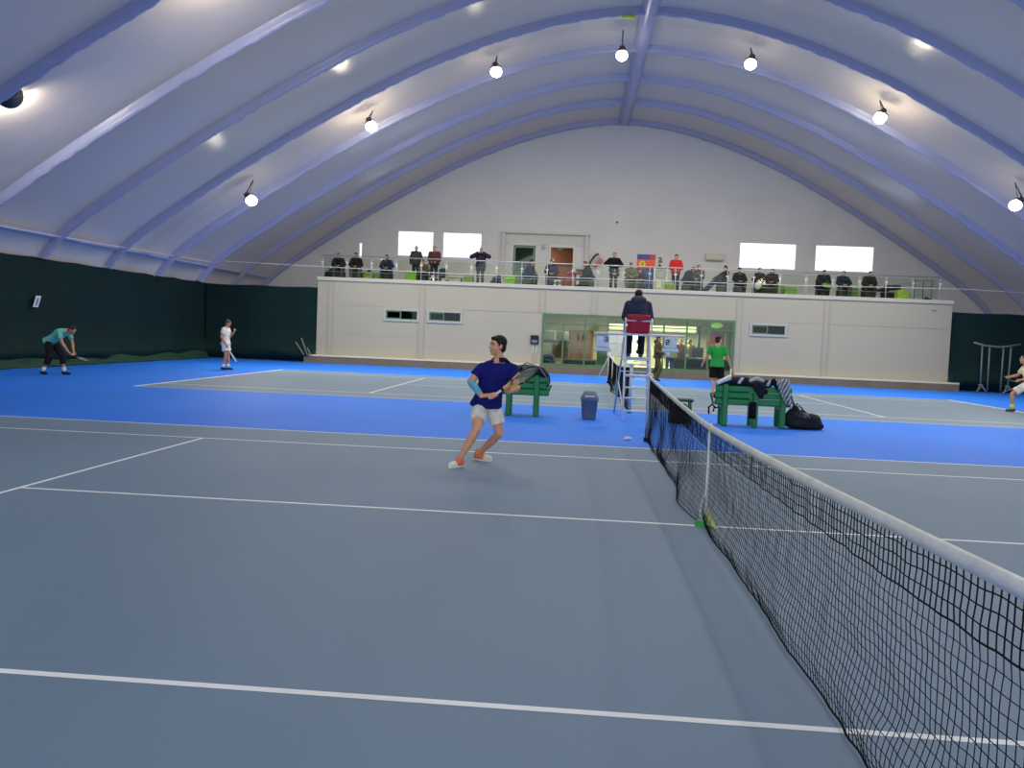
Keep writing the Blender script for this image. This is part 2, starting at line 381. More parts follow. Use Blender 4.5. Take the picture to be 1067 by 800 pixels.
# ------------------------------------------------------------------ the hall
XC, XL, XR = .8, -18.6, 20.2
YF, YB = 31.5, 38.5                     # front of the building, back wall of the hall
YS = -22.0
CY = 18.29                              # middle of the far court
PROF = [(0, 12.95), (1, 12.9), (2, 12.77), (3, 12.58), (4, 12.32), (5.6, 11.83), (8, 10.85), (10, 9.78), (12, 8.65), (14, 7.42), (16, 6.1), (17.6, 5.0), (18.5, 4.28), (19.1, 3.55), (19.4, 2.6), (19.4, 0)]
def prof_z(d):
    d = abs(d)
    for i in range(len(PROF)-1):
        a, b = PROF[i], PROF[i+1]
        if a[0] <= d <= b[0] and b[0] > a[0]: return a[1]+(b[1]-a[1])*(d-a[0])/(b[0]-a[0])
    return 0.0
RIBS = [38.4-3.87*i for i in range(16)]
# ---- floor: blue surround, two grey blue courts, white lines, all one floor
def court_mat(name, c, rough, vary):
    m = mat(name, c, rough, spec=.28)
    nt = m.node_tree; b = nt.nodes['Principled BSDF']; tc = nt.nodes.new('ShaderNodeTexCoord')
    n1 = nt.nodes.new('ShaderNodeTexNoise'); n1.inputs['Scale'].default_value = .35; n1.inputs['Detail'].default_value = 5
    n2 = nt.nodes.new('ShaderNodeTexNoise'); n2.inputs['Scale'].default_value = 260; n2.inputs['Detail'].default_value = 2
    mp = nt.nodes.new('ShaderNodeMapping'); mp.inputs['Scale'].default_value = (1, .45, 1)
    nt.links.new(tc.outputs['Object'], mp.inputs['Vector']); nt.links.new(mp.outputs['Vector'], n1.inputs['Vector']); nt.links.new(tc.outputs['Object'], n2.inputs['Vector'])
    cr = nt.nodes.new('ShaderNodeValToRGB'); l = rgb(c)
    for e, p, k in ((cr.color_ramp.elements[0], .35, 1-vary), (cr.color_ramp.elements[1], .68, 1+vary)):
        e.position = p; e.color = (l[0]*k, l[1]*k, l[2]*k, 1)
    nt.links.new(n1.outputs['Fac'], cr.inputs['Fac']); nt.links.new(cr.outputs['Color'], b.inputs['Base Color'])
    bp = nt.nodes.new('ShaderNodeBump'); bp.inputs['Strength'].default_value = .25; bp.inputs['Distance'].default_value = .002
    nt.links.new(n2.outputs['Fac'], bp.inputs['Height']); nt.links.new(bp.outputs['Normal'], b.inputs['Normal'])
    return m
M_BLUE = court_mat('floor_blue', BLUE_C, .62, .06)
M_COURT = court_mat('floor_court', COURT_C, .60, .06)
M_LINE = mat('court_line', (252, 252, 246), .6, vary=.05, scale=3)
fl = MB()
fl.quad((XL-.4, YS, 0), (XR+.4, YS, 0), (XR+.4, YB+.2, 0), (XL-.4, YB+.2, 0), 0)
HL, HD, HS, SV, LW = 11.885, 5.485, 4.115, 6.40, .05
for cy in (0, CY):
    z = .0015
    fl.quad((-HL, cy-HD, z), (HL, cy-HD, z), (HL, cy+HD, z), (-HL, cy+HD, z), 1)
    z = .003
    def ln(x0, y0, x1, y1): fl.quad((x0, y0+cy, z), (x1, y0+cy, z), (x1, y1+cy, z), (x0, y1+cy, z), 2)
    for s in (-1, 1):
        ln(-HL, s*HD-LW/2, HL, s*HD+LW/2); ln(-HL, s*HS-LW/2, HL, s*HS+LW/2)
        ln(s*HL-.05, -HD, s*HL+.05, HD); ln(s*SV-LW/2, -HS+LW/2, s*SV+LW/2, HS-LW/2)
        ln(s*HL-s*.05, -.025, s*HL-s*.17, .025)
    ln(-SV+LW/2, -LW/2, SV-LW/2, LW/2)
floor = struct(fl.build('floor', [M_BLUE, M_COURT, M_LINE], loc=(0, 0, 0)))
# ---- membrane roof
def membrane():
    m = bpy.data.materials.new('membrane'); m.use_nodes = True; nt = m.node_tree; b = nt.nodes['Principled BSDF']
    b.inputs['Base Color'].default_value = rgb(MEMB_C); b.inputs['Roughness'].default_value = .28; b.inputs['Specular IOR Level'].default_value = .5
    tc = nt.nodes.new('ShaderNodeTexCoord'); mp = nt.nodes.new('ShaderNodeMapping'); mp.inputs['Scale'].default_value = (.5, 1.2, .5)
    n = nt.nodes.new('ShaderNodeTexNoise'); n.inputs['Scale'].default_value = 1.1; n.inputs['Detail'].default_value = 4
    nt.links.new(tc.outputs['Object'], mp.inputs[0]); nt.links.new(mp.outputs[0], n.inputs['Vector'])
    bp = nt.nodes.new('ShaderNodeBump'); bp.inputs['Strength'].default_value = .35; bp.inputs['Distance'].default_value = .06
    nt.links.new(n.outputs['Fac'], bp.inputs['Height']); nt.links.new(bp.outputs['Normal'], b.inputs['Normal'])
    t = nt.nodes.new('ShaderNodeBsdfTranslucent'); t.inputs[0].default_value = rgb(TRANS_C)
    x = nt.nodes.new('ShaderNodeMixShader'); x.inputs[0].default_value = TRANS_F
    nt.links.new(b.outputs[0], x.inputs[1]); nt.links.new(t.outputs[0], x.inputs[2]); nt.links.new(x.outputs[0], nt.nodes['Material Output'].inputs[0])
    return m
M_MEMB = membrane()
prof = []
for sg in (-1, 1):
    q = [(sg*d, z) for d, z in PROF]
    prof = q[::-1] if sg < 0 else prof+q[1:]
fine = []
for i in range(len(prof)-1):
    n = 3
    for j in range(n): fine.append((prof[i][0]+(prof[i+1][0]-prof[i][0])*j/n, prof[i][1]+(prof[i+1][1]-prof[i][1])*j/n))
fine.append(prof[-1])
for _ in range(3):
    fine = [fine[0]]+[((fine[i-1][0]+2*fine[i][0]+fine[i+1][0])/4, (fine[i-1][1]+2*fine[i][1]+fine[i+1][1])/4) for i in range(1, len(fine)-1)]+[fine[-1]]
def pnorm(i):
    a, b = fine[max(i-1, 0)], fine[min(i+1, len(fine)-1)]; t = V((b[0]-a[0], 0, b[1]-a[1])).normalized()
    return V((t.z, 0, -t.x))                   # points into the hall
ys = []
for k in range(len(RIBS)-1):
    for j in range(8): ys.append((RIBS[k]-3.87*j/8, j/8))
ys = [(YB+.15, 0)]+ys
dm = MB(); rows = []
for y, ph in ys:
    bul = -.16*math.sin(PI*ph)
    rows.append([V((XC+p[0], y, p[1]))+pnorm(i)*(bul*(1 if p[1] > 3 else p[1]/3)) for i, p in enumerate(fine)])
dm.loft(rows, 0, False, True, False)
ceil = struct(dm.build('ceiling', M_MEMB, loc=(0, 0, 0)))
M_SLEEVE = mat('rib_sleeve', SLEEVE_C, .36, spec=.5, bump=.5, bscale=3)
for ri, y in enumerate(RIBS[:-1]):
    rb = MB(); rings = []
    sub = []
    for i in range(len(fine)-1):
        L = math.hypot(fine[i+1][0]-fine[i][0], fine[i+1][1]-fine[i][1]); n = max(1, int(L/.09))
        for j in range(n):
            t = j/n; sub.append(((lerp((fine[i][0], 0, fine[i][1]), (fine[i+1][0], 0, fine[i+1][1]), t)), pnorm(i).lerp(pnorm(i+1), t)))
    for i, (p, nn) in enumerate(sub):
        if p.z < 3.44: continue
        wob = noise.noise(V((i*.30, ri*3.1, 0)))*.028+noise.noise(V((i*.8, ri*7.1, 4)))*.018
        c = V((XC+p.x, y, p.z)); dd = .28+wob
        rings.append([c+V((0, a, 0))+nn*e for a, e in ((-.09, -.04), (-.065, .0), (-.06+wob*.6, dd*.5), (-.055+wob, dd*.88), (wob, dd), (.055+wob, dd*.88), (.06+wob*.6, dd*.5), (.065, .0), (.09, -.04))])
    rb.loft(rings, 0, False, True, False); rb.build('rib_sleeve', M_SLEEVE, ceil)
hs = MB(); cols = []
for k in range(150):
    y = YB-.4-k*.36; w = noise.noise(V((k*.5, 9, 2)))*.03
    cols.append([V((-17.95, y, 4.27+w)), V((-17.72+w, y, 4.20)), V((-17.68+w, y, 4.10+w)), V((-17.78, y, 4.03))])
hs.loft(cols, 0, False, False, False); hs.build('hem_strip', M_SLEEVE, ceil)
rd = MB(); rings = []
for k in range(120):
    y = 38.3-k*.5; w = noise.noise(V((k*.7, 1, 2)))*.03
    rings.append([V((XC+a, y, 12.97-e)) for a, e in ((-.3, 0), (-.24, .2+w), (-.1, .36+w), (.1, .36-w), (.24, .2-w), (.3, 0))])
rd.loft(rings, 0, False, True, False); rd.build('ridge_sleeve', M_SLEEVE, ceil)
a = at(655, 17, 22.9); MB().loft([[a+V((dx, yy, zz)) for yy, zz in ((-.06, -.05), (.06, -.05), (.06, .05), (-.06, .05))] for dx in (-.22, -.1, .1, .22)]).build('yellow_green_strip', plas((190, 215, 60)), ceil)  # small yellow-green strip near the ridge
# ---- back wall with windows and doors
M_PANEL = mat('back_panel', BACK_C, .5, spec=.35, vary=.03, scale=.6)
WIN = []
for (u0, v0, u1, v1) in ((414, 240, 452, 268), (461, 241, 502, 270), (770, 252, 830, 281), (849, 254, 911, 283)):
    p, q = at((u0+u1)/2-(u1-u0)/2, (v0+v1)/2, YB), at((u0+u1)/2+(u1-u0)/2, (v0+v1)/2, YB)
    WIN.append((p.x, q.x, 5.54, 6.9))
p = at(375.5, 266, YB); WIN.append((p.x-.11, p.x+.11, 5.35, 6.2))
D1 = (at(534, 275, YB).x, at(558, 275, YB).x, 3.85, 6.35); D2 = (at(573, 275, YB).x, at(597, 275, YB).x, 3.85, 6.3)
holes = WIN+[D1, D2]
xs = sorted(set([XL, XR]+[h[0] for h in holes]+[h[1] for h in holes]+[XC+p[0] for p in fine if abs(p[0]) < 19.4]))
zs = sorted(set([0, 13.2]+[h[2] for h in holes]+[h[3] for h in holes]))
wb = MB(); wall_cells(wb, xs, zs, holes, YB, YB+.18, lambda x: prof_z(x-XC))
wback = struct(wb.build('wall_back', M_PANEL, loc=(0, 0, 0)))
M_SEAM = mat('panel_seam', (216, 215, 214), .5)
for u in (352, 615, 762, 960):
    x = at(u, 240, YB).x; MB().box((x-.045, YB-.015, 3.75), (x+.045, YB, prof_z(x-XC)-.05)).build('joint_strip', M_SEAM, wback)
M_WF = metalm((225, 225, 220)); M_GL = glass_mat('window_glass', (250, 252, 255), .04)
for i, h in enumerate(WIN):
    f = MB(); frame_rect(f, h[0], h[1], h[2], h[3], .05, YB+.02, YB+.1)
    w = struct(f.build('window_%d' % (i+1), M_WF, loc=(0, 0, 0)))
    MB().box((h[0]+.05, YB+.06, h[2]+.05), (h[1]-.05, YB+.066, h[3]-.05)).build('pane', M_GL, w)
# the white surround of the two doors
px0, px1 = at(523, 270, YB).x, at(612, 270, YB).x
sd = MB(); sd.box((px0, YB-.22, 3.85), (px0+.14, YB, 7.05)); sd.box((px1-.14, YB-.22, 3.85), (px1, YB, 7.05)); sd.box((px0-.05, YB-.26, 6.93), (px1+.05, YB, 7.07)); sd.box((px0+.14, YB-.05, 6.4), (px1-.14, YB, 6.93))
struct(sd.build('trim_1', mat('door_surround', (205, 205, 198), .5), loc=(0, 0, 0)))
M_DG = metalm((104, 140, 112)); M_DW = metalm((214, 216, 208))
for i, (h, leafc) in enumerate(((D1, (92, 128, 104)), (D2, (150, 92, 62)))):
    f = MB(); frame_rect(f, h[0]-.1, h[1]+.1, h[2], h[3]+.1, .12, YB-.08, YB+.12)
    d = struct(f.build('door_%d' % (i+1), M_DW, loc=(0, 0, 0)))
    if i == 0:
        lf = MB(); frame_rect(lf, h[0]+.02, h[1]-.02, h[2]+.02, h[3]-.02, .12, YB+.02, YB+.07); lf.box((h[0]+.14, YB+.02, 4.85), (h[1]-.14, YB+.07, 4.97)); lf.box((h[0]+.14, YB+.03, 3.9), (h[1]-.14, YB+.06, 4.85))
        lf = lf.build('door_leaf', M_DG, d); MB().box((h[0]+.14, YB+.04, 4.97), (h[1]-.14, YB+.05, h[3]-.14)).build('pane', glass_mat('door_glass', (150, 195, 165), .06), lf)
        MB().tube([(h[1]-.1, YB+.02, 4.8), (h[1]-.1, YB-.05, 4.8), (h[1]-.22, YB-.05, 4.8)], .012).build('door_handle', metalm((190, 190, 190), .3), lf)
# the lobby behind the doors
bk = MB(); y0, y1 = YB+.18, YB+2.2; x0, x1 = D1[0]-.6, D2[1]+.6
bk.quad((x0, y1, 3.85), (x1, y1, 3.85), (x1, y1, 6.6), (x0, y1, 6.6), 0); bk.quad((x0, y0, 3.85), (x0, y1, 3.85), (x0, y1, 6.6), (x0, y0, 6.6), 1); bk.quad((x1, y1, 3.85), (x1, y0, 3.85), (x1, y0, 6.6), (x1, y1, 6.6), 0)
bk.quad((x0, y0, 6.6), (x0, y1, 6.6), (x1, y1, 6.6), (x1, y0, 6.6), 1); bk.quad((x0, y0, 3.85), (x1, y0, 3.85), (x1, y1, 3.85), (x0, y1, 3.85), 1)
struct(bk.build('wall_lobby', [mat('lobby_brown', (150, 96, 66), .6, vary=.15, scale=2), mat('lobby_pale', (170, 185, 170), .6)], loc=(0, 0, 0)))
st = MB(); a = V((D2[0]+.8, YB+1.2, 3.85)); st.rbox(a+V((-.9, 0, 0)), a+V((.5, .35, .95)), .03); struct(st.build('trim_5', mat('lobby_counter', (170, 84, 48), .6, vary=.15, scale=3), loc=(0, 0, 0)))
# ---- front of the pavilion under the balcony
BX0, BX1 = -12.98, 14.95
M_BLD = mat('sandwich_panel', BLD_C, .5, spec=.35, vary=.025, scale=.5)
M_BSTRIP = mat('panel_joint', (168, 163, 148), .5)
SW = [(at(400, 328, YF).x, at(437, 328, YF).x, 2.02, 2.60), (at(445, 330, YF).x, at(482, 330, YF).x, 2.02, 2.60), (at(781, 344, YF).x, at(820, 344, YF).x, 2.02, 2.60)]
GF = (at(564, 360, YF).x, at(765, 360, YF).x, .30, 2.66)
holes = [(a+.07, b-.07, c+.06, d-.06) for a, b, c, d in SW]+[GF]
xs = sorted(set([BX0, BX1]+[h[0] for h in holes]+[h[1] for h in holes])); zs = sorted(set([.3, 3.72]+[h[2] for h in holes]+[h[3] for h in holes]))
wf = MB(); wall_cells(wf, xs, zs, holes, YF, YF+.15)
wf.box((BX0, YF+.15, 0), (BX0+.15, YB, 3.72)); wf.box((BX1-.15, YF+.15, 0), (BX1, YB, 3.72))
wfront = struct(wf.build('wall_front', M_BLD, loc=(0, 0, 0)))
js = []
for u in (345, 440, 565, 619, 773, 862):
    x = at(u, 318, YF).x; z0 = .42 if u not in (619,) else 2.68
    if u == 565: z0 = 2.68
    if u == 773: x = GF[1]+.14
    s = MB(); s.box((x-.13, YF-.035, z0), (x-.075, YF, 3.66)); s.box((x+.075, YF-.035, z0), (x+.13, YF, 3.66)); s.box((x-.075, YF-.018, z0), (x+.075, YF, 3.66), 1)
    s.build('joint_strip', [M_BSTRIP, M_BLD], wfront)
s = MB(); s.box((BX0, YF-.012, 2.655), (SW[0][0], YF, 2.675)); s.box((SW[1][1], YF-.012, 2.655), (GF[0], YF, 2.675)); s.box((SW[2][1], YF-.012, 2.655), (BX1, YF, 2.675)); s.box((BX0+.5, YF-.008, 1.33), (-8.5, YF, 1.345))
s.build('seam', M_BSTRIP, wfront)
tr = MB(); tr.box((BX0-.02, YF-.07, 3.74), (BX1+.02, YF+.1, 3.90)); struct(tr.build('trim_2', mat('balcony_edge', (192, 187, 172), .45), loc=(0, 0, 0)))
tr = MB()
tr.box((BX0-.45, YF-.38, .0), (BX1+.35, YF+.02, .30), 1); tr.box((BX0-.45, YF-.40, .30), (GF[0]-.04, YF, .37), 0); tr.box((GF[1]+.04, YF-.40, .30), (BX1+.35, YF, .37), 0)
struct(tr.build('trim_3', [mat('plinth_top', (220, 212, 190), .4), mat('plinth', (120, 108, 88), .7, vary=.1, scale=2)], loc=(0, 0, 0)))
bf = MB(); bf.box((BX0, YF, 3.72), (BX1, YB, 3.86)); struct(bf.build('floor_balcony', mat('balcony_floor', (150, 148, 140), .6, vary=.05), loc=(0, 0, 0)))
M_GREEN = metalm((84, 120, 82), .45); M_DARKGL = glass_mat('dark_glass', (60, 75, 85), .03)
for i, (a, b, c, d) in enumerate(SW):
    f = MB(); frame_rect(f, a, b, c, d, .10, YF-.05, YF+.12); o = struct(f.build('window_%d' % (i+6), metalm((172, 176, 168)), loc=(0, 0, 0)))
    mx = a+(b-a)*.47; f = MB(); frame_rect(f, a+.10, mx+.03, c+.1, d-.1, .055, YF-.02, YF+.06); f.box((mx+.03, YF, c+.1), (b-.1, YF+.05, c+.125)); f.box((mx+.03, YF, d-.125), (b-.1, YF+.05, d-.1)); f.build('sash', M_GREEN, o)
    MB().box((a+.1, YF+.03, c+.1), (b-.1, YF+.036, d-.1)).build('pane', M_DARKGL, o)
    q = MB(); q.box((a-.2, YF+1.2, c-.4), (b+.2, YF+1.25, d+.4)); struct(q.build('wall_unlit_%d' % (i+1), mat('unlit_room', (52, 62, 72), .8), loc=(0, 0, 0)))  # dark board behind each window, its colour stands for the unlit room
# glass front
gx0, gx1, gz0, gz1 = GF
f = MB(); frame_rect(f, gx0, gx1, gz0, gz1, .10, YF-.04, YF+.10); f.box((gx0+.1, YF-.02, gz0+.1), (gx1-.1, YF+.08, gz0+.13))
zt = 2.18
f.box((gx0+.1, YF-.03, zt), (gx1-.1, YF+.08, zt+.05))
for u in (586.4, 609, 633, 691, 715, 738):
    x = at(u, 360, YF).x; f.box((x-.035, YF-.04, gz0+.1), (x+.035, YF+.09, gz1-.1))
for u in (600, 622): x = at(u, 365, YF).x; f.box((x-.42, YF-.01, 1.14), (x+.42, YF+.05, 1.17)); f.box((x-.42, YF-.01, 1.0), (x+.42, YF+.05, 1.02))
gf = struct(f.build('window_9', M_GREEN, loc=(0, 0, 0)))
MB().box((gx0+.1, YF+.03, gz0+.2), (gx1-.1, YF+.036, gz1-.1)).build('pane', glass_mat('front_glass', (222, 235, 224), .04), gf)
# the room behind the glass front
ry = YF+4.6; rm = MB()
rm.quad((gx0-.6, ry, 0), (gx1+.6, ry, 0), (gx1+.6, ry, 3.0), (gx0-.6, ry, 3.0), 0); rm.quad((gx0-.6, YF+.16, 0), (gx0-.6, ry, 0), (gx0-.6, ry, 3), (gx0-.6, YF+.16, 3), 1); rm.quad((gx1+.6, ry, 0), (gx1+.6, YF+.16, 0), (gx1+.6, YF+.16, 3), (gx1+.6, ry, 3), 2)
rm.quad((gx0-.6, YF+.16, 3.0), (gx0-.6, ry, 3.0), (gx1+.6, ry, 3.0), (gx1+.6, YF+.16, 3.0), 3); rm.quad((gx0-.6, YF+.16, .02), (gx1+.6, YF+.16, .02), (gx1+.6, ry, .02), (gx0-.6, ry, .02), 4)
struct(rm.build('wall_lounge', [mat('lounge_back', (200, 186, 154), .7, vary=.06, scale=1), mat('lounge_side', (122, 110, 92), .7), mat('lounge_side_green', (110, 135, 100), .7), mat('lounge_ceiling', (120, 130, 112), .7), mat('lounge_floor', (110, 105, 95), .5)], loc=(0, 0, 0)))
# ---- dark green curtains
def curtain(name, path, zt, zb=.04, seed=0):
    rows = []; P = [V(p) for p in path]; L = [0]
    for i in range(1, len(P)): L.append(L[-1]+(P[i]-P[i-1]).length)
    n = int(L[-1]/.16); zsn = [zt, zt-.06, zt-.5, zt-1.2, zt-2, .95, .75, .6, .45, .32, .2, .1, zb]
    cols = []
    for i in range(n+1):
        s = L[-1]*i/n; k = 0
        while k < len(P)-2 and s > L[k+1]: k += 1
        t = (s-L[k])/(L[k+1]-L[k]); p = P[k].lerp(P[k+1], t); d = (P[k+1]-P[k]).normalized(); nn = V((d.y, -d.x, 0))
        col = []
        for z in zsn:
            fold = .035*math.sin(s*2.1+seed)+.05*noise.noise(V((s*.6, z*.3, seed)))
            bag = max(0, 1-abs(z-.42)/.42)**.7*(.40+.30*noise.noise(V((s*.35, 3, seed)))) + (.16*noise.noise(V((s*.55, z*5.5, seed+5))) if z < .8 else 0)
            sag = -.03*abs(math.sin(s*1.3)) if z == zt else 0
            col.append(p+nn*(fold+bag)+V((0, 0, z+sag)))
        cols.append(col)
    mb = MB().loft(cols, 0, False, True, False); o = mb.build(name, mat('curtain_green', CURT_C, .85, spec=.2, vary=.10, scale=1.2), loc=(0, 0, 0))
    md = o.modifiers.new('thick', 'SOLIDIFY'); md.thickness = .01
    return struct(o)
curtain('wall_left', [(XL+.32, YF+.05, 0), (XL+.32, YS+2, 0)][::-1], 3.45, seed=1)
curtain('wall_right', [(XR-.32, YF+.05, 0), (XR-.32, YS+2, 0)], 3.45, seed=2)
curtain('wall_back_left', [(XL+.3, YF+.12, 0), (BX0+.0, YF+.12, 0)], 3.42, seed=3)
curtain('wall_back_right', [(BX1-.0, YF+.12, 0), (XR-.3, YF+.12, 0)], 3.42, seed=4)
cr_ = MB(); cols = []
for k in range(300):
    y = YF-.3-k*.17; x = XL+.45; r = .21+.09*noise.noise(V((k*.09, 4, 1))); h = .20+.10*noise.noise(V((k*.07, 8, 3)))
    cols.append([V((x+r*a*(1+.25*noise.noise(V((k*.12, q, 5)))), y, max(.012, h*z+.04*noise.noise(V((k*.16, q*2, 7)))))) for q, (a, z) in enumerate(((-.4, 1.9), (.1, 1.75), (.7, 1.35), (1.15, .95), (1.0, .62), (1.35, .42), (1.7, .16), (1.6, 0.0)))])
cr_.loft(cols, 0, False, True, False); struct(cr_.build('trim_4', mat('curtain_slack', (36, 70, 54), .75, spec=.3, vary=.2, scale=1.5), loc=(0, 0, 0)))
ld = bpy.data.lights.new('lobby_fill', 'AREA'); ld.size = .8; ld.energy = 28; ld.color = (1, .92, .78); lo = bpy.data.objects.new('lobby_fill_light', ld); COL.objects.link(lo); lo.location = ((D1[0]+D2[1])/2, YB+1.1, 6.55)  # added fill light without a fixture, brightens the lobby behind the doors
# ------------------------------------------------------------------ lamps under the roof
M_HOUS = metalm((70, 72, 76), .5); M_LENS = mat('lamp_lens', (255, 244, 214), .4, emit=LENS_E)
LY = 24.85
LAMP_UV = [(262, 209), (387, 132), (517, 75), (648, 58), (782, 67), (917, 123), (1058, 214)]
LAMP_XZ = [(at(u, v, LY).x, at(u, v, LY).z) for u, v in LAMP_UV]
WORDS = ['lowest on the left roof slope, over the curtain', 'second lamp up the left slope of the lit arch', 'lamp just left of the crown of the lit arch', 'lamp at the crown of the lit arch, under the ridge', 'lamp just right of the crown of the lit arch', 'second lamp up the right slope of the lit arch', 'lowest on the right roof slope']
def lamp(x, y, z, label, pw=1.0, bare=True, aim=None, strong=False):
    zr = prof_z(x-XC)-.2
    L = thing('ceiling_lamp', label, 'lamp', (x, y, zr+.02), 0, 'floodlights on the nearer roof arches' if 'above the frame' in label else 'floodlights hung along the roof arches')
    d = V(aim).normalized() if aim else (V((x*.6, y+.5, 0))-V((x, y, z))).normalized()
    a = V((x, y, z)); X, Y = frame_of(d)
    MB().tube([V((x, y+.15, zr+.15)), a-d*.33], .022).tube([V((x, y+.15, zr+.15)), a-d*.26+X*.22], .012).tube([V((x, y+.15, zr+.15)), a-d*.26-X*.22], .012).build('hanger', M_HOUS, L)
    ring = lambda c, r: [c+(X*math.cos(2*PI*j/24)+Y*math.sin(2*PI*j/24))*r for j in range(24)]
    if bare:
        MB().loft([ring(a-d*.36, .05), ring(a-d*.33, .10), ring(a-d*.22, .12), ring(a-d*.19, .20), ring(a-d*.15, .20), ring(a-d*.15, .10)], 0, False).build('cap', M_HOUS, L)
        MB().ell(a, (.21, .21, .19), None, 24, 16).build('lens', M_LENS if not strong else mat('lamp_lens_open', (255, 240, 208), .4, emit=LENS_S), L)
    else:
        MB().loft([ring(a-d*.36, .05), ring(a-d*.34, .11), ring(a-d*.20, .13), ring(a-d*.05, .27), ring(a, .30), ring(a-d*.01, .27)], 0, False).build('reflector', M_HOUS, L)
        MB().loft([ring(a-d*.02, .268), ring(a+d*.02, .22), ring(a+d*.04, .1)]).build('lens', M_LENS, L)
    ld = bpy.data.lights.new('flood', 'AREA'); ld.shape = 'DISK'; ld.size = .55; ld.energy = LAMP_W*pw; ld.color = (1, .93, .80)
    lo = bpy.data.objects.new('flood', ld); COL.objects.link(lo); lo.parent = L
    q = d.to_track_quat('-Z', 'Y'); lo.location = a+d*.23-V(L.location); lo.rotation_euler = q.to_euler()
for (x, z), w in zip(LAMP_XZ, WORDS): lamp(x, LY, z, 'bright round floodlight, '+w, strong='second' in w)
for yy in (11.75, -3.7):
    for k, (x, z) in enumerate(LAMP_XZ):
        if yy > 0 and k == 0: x, z = -14.43, 6.62
        lb = 'dark-backed floodlight close to the camera, cut by the left picture edge' if (yy > 0 and k == 0) else 'round floodlight on a nearer roof arch above the frame'
        lamp(x, yy if not (yy > 0 and k == 0) else 11.75, z, lb, (SIDE_P if k == 0 else SIDE2_P if k == 1 else MID_P) if yy > 0 else NEAR_P, bare=False, aim=((-.32, .90, -.12) if k == 0 else (-.5, .75, -.38) if k == 1 else None) if yy > 0 else None)
# ------------------------------------------------------------------ rope across the hall
rp = MB(); p0, p1, p2, p3 = V((XL+.25, -6, 4.25)), V((XL+.25, YF-.3, 4.5)), None, V((XR-.3, YF-.3, 4.33))
mids = [at(u, v, YF-.3) for u, v in ((200, 268), (340, 278), (470, 285), (640, 291), (820, 297), (1000, 301), (1067, 305))]
rp.tube([V((-17.55, YS+4, 4.08)), V((-17.55, 17, 4.09)), V((-17.5, YF-.6, 4.30)), V((-17.4, YF-.3, 4.42))]+mids[1:]+[p3], .014, 6)
tag(rp.build('rope', mat('white_rope', (222, 222, 218), .7), loc=p1), 'long thin white rope stretched along the curtain and across in front of the balcony', 'rope')
# ------------------------------------------------------------------ near net
M_NET = mat('net_black', (22, 22, 25), .85, spec=.15); M_TAPE = mat('net_tape', (250, 244, 228), .75, vary=.10, scale=7, bump=.2)
M_POST = metalm((196, 200, 204), .35)
def net_top(y): return .914+(1.07-.914)*(min(1, abs(y)/6.4))**1.45
def netting(cy, cx, step, r0, r1, seed, parent, rough0=1.0):
    mb = MB(); ny = int(12.72/step); nz = int(.90/step)
    def P(i, j):
        y = -6.36+i*12.72/ny; rough = rough0*(1+min(1, max(0, (-y-.3)/2.5))); top = net_top(y)-.03; t = j/nz; z = .02+(top-.02)*(1-t)
        w = noise.noise(V((y*1.1, t*2, seed)))*.05*t+noise.noise(V((y*7, t*9, seed+3)))*.006*rough
        bag = -.10*math.exp(-((t-.86)/.14)**2)*(0.4+.6*abs(noise.noise(V((y*.5, 0, seed+9)))*2)) - (.16*math.exp(-((y-.9)/.8)**2)*t**3 if y > .03 else 0)
        return V((cx+w*.7+bag*.7, cy+y+noise.noise(V((y*5, t*8, seed+7)))*.007*rough*min(1, t*6), z+noise.noise(V((y*6, t*6, seed+11)))*.005*rough*(1 if 0 < j < nz else 0)))
    G = [[P(i, j) for j in range(nz+1)] for i in range(ny+1)]
    for i in range(ny+1):
        k = nz//4; mb.tube(G[i][:k+1], r1, 4, caps=False); mb.tube(G[i][k:], r0, 3, caps=False)
    for j in range(nz+1):
        mb.tube([G[i][j] for i in range(ny+1)], r1 if j <= nz//4 else (r0 if j < nz else .006), 4 if j <= nz//4 else 3, caps=False)
    mb.tube([G[i][nz//4] for i in range(ny+1)], r1*1.5, 4, caps=False)
    return mb.build('netting', M_NET, parent)
def net(cx, cy, step, r0, r1, label, seed):
    T = thing('tennis_net', label, 'net', (cx, cy, 0))
    netting(cy, cx, step, r0, r1, seed, T)
    hb = MB(); rings = []
    for i in range(121):
        y = -6.4+12.8*i/120; z = net_top(y); w = noise.noise(V((y*2, seed, 1)))*.003
        rings.append([V((cx+a+w, cy+y, z+b)) for a, b in ((-.010, -.052), (-.012, -.026), (-.008, -.004), (0, .004), (.008, -.004), (.012, -.026), (.010, -.052))])
    hb.loft(rings); hb.build('headband', M_TAPE, T)
    cs = MB(); cs.box((cx-.012, cy-.014, .10), (cx+.012, cy+.014, .925)); s = cs.build('centre_strap', mat('strap_white', (232, 232, 226), .7), T)
    MB().add([(cx-.09, cy-.05, 0), (cx+.05, cy-.05, 0), (cx+.05, cy+.05, 0), (cx-.09, cy+.05, 0), (cx-.07, cy-.03, .05), (cx+.03, cy-.03, .05), (cx+.03, cy+.03, .05), (cx-.07, cy+.03, .05)],
             [(0, 1, 2, 3), (4, 7, 6, 5), (0, 4, 5, 1), (1, 5, 6, 2), (2, 6, 7, 3), (3, 7, 4, 0)]).build('anchor_plate', plas((40, 150, 70)), s)
    MB().add([(cx-.015, cy-.03, .04), (cx+.07, cy-.10, .0), (cx+.10, cy-.04, .0), (cx+.02, cy+.03, .16), (cx-.02, cy+.02, .16)], [(0, 1, 2, 3, 4)]).build('strap_tail', cloth((212, 222, 140)), s, solid=.008)
    return T
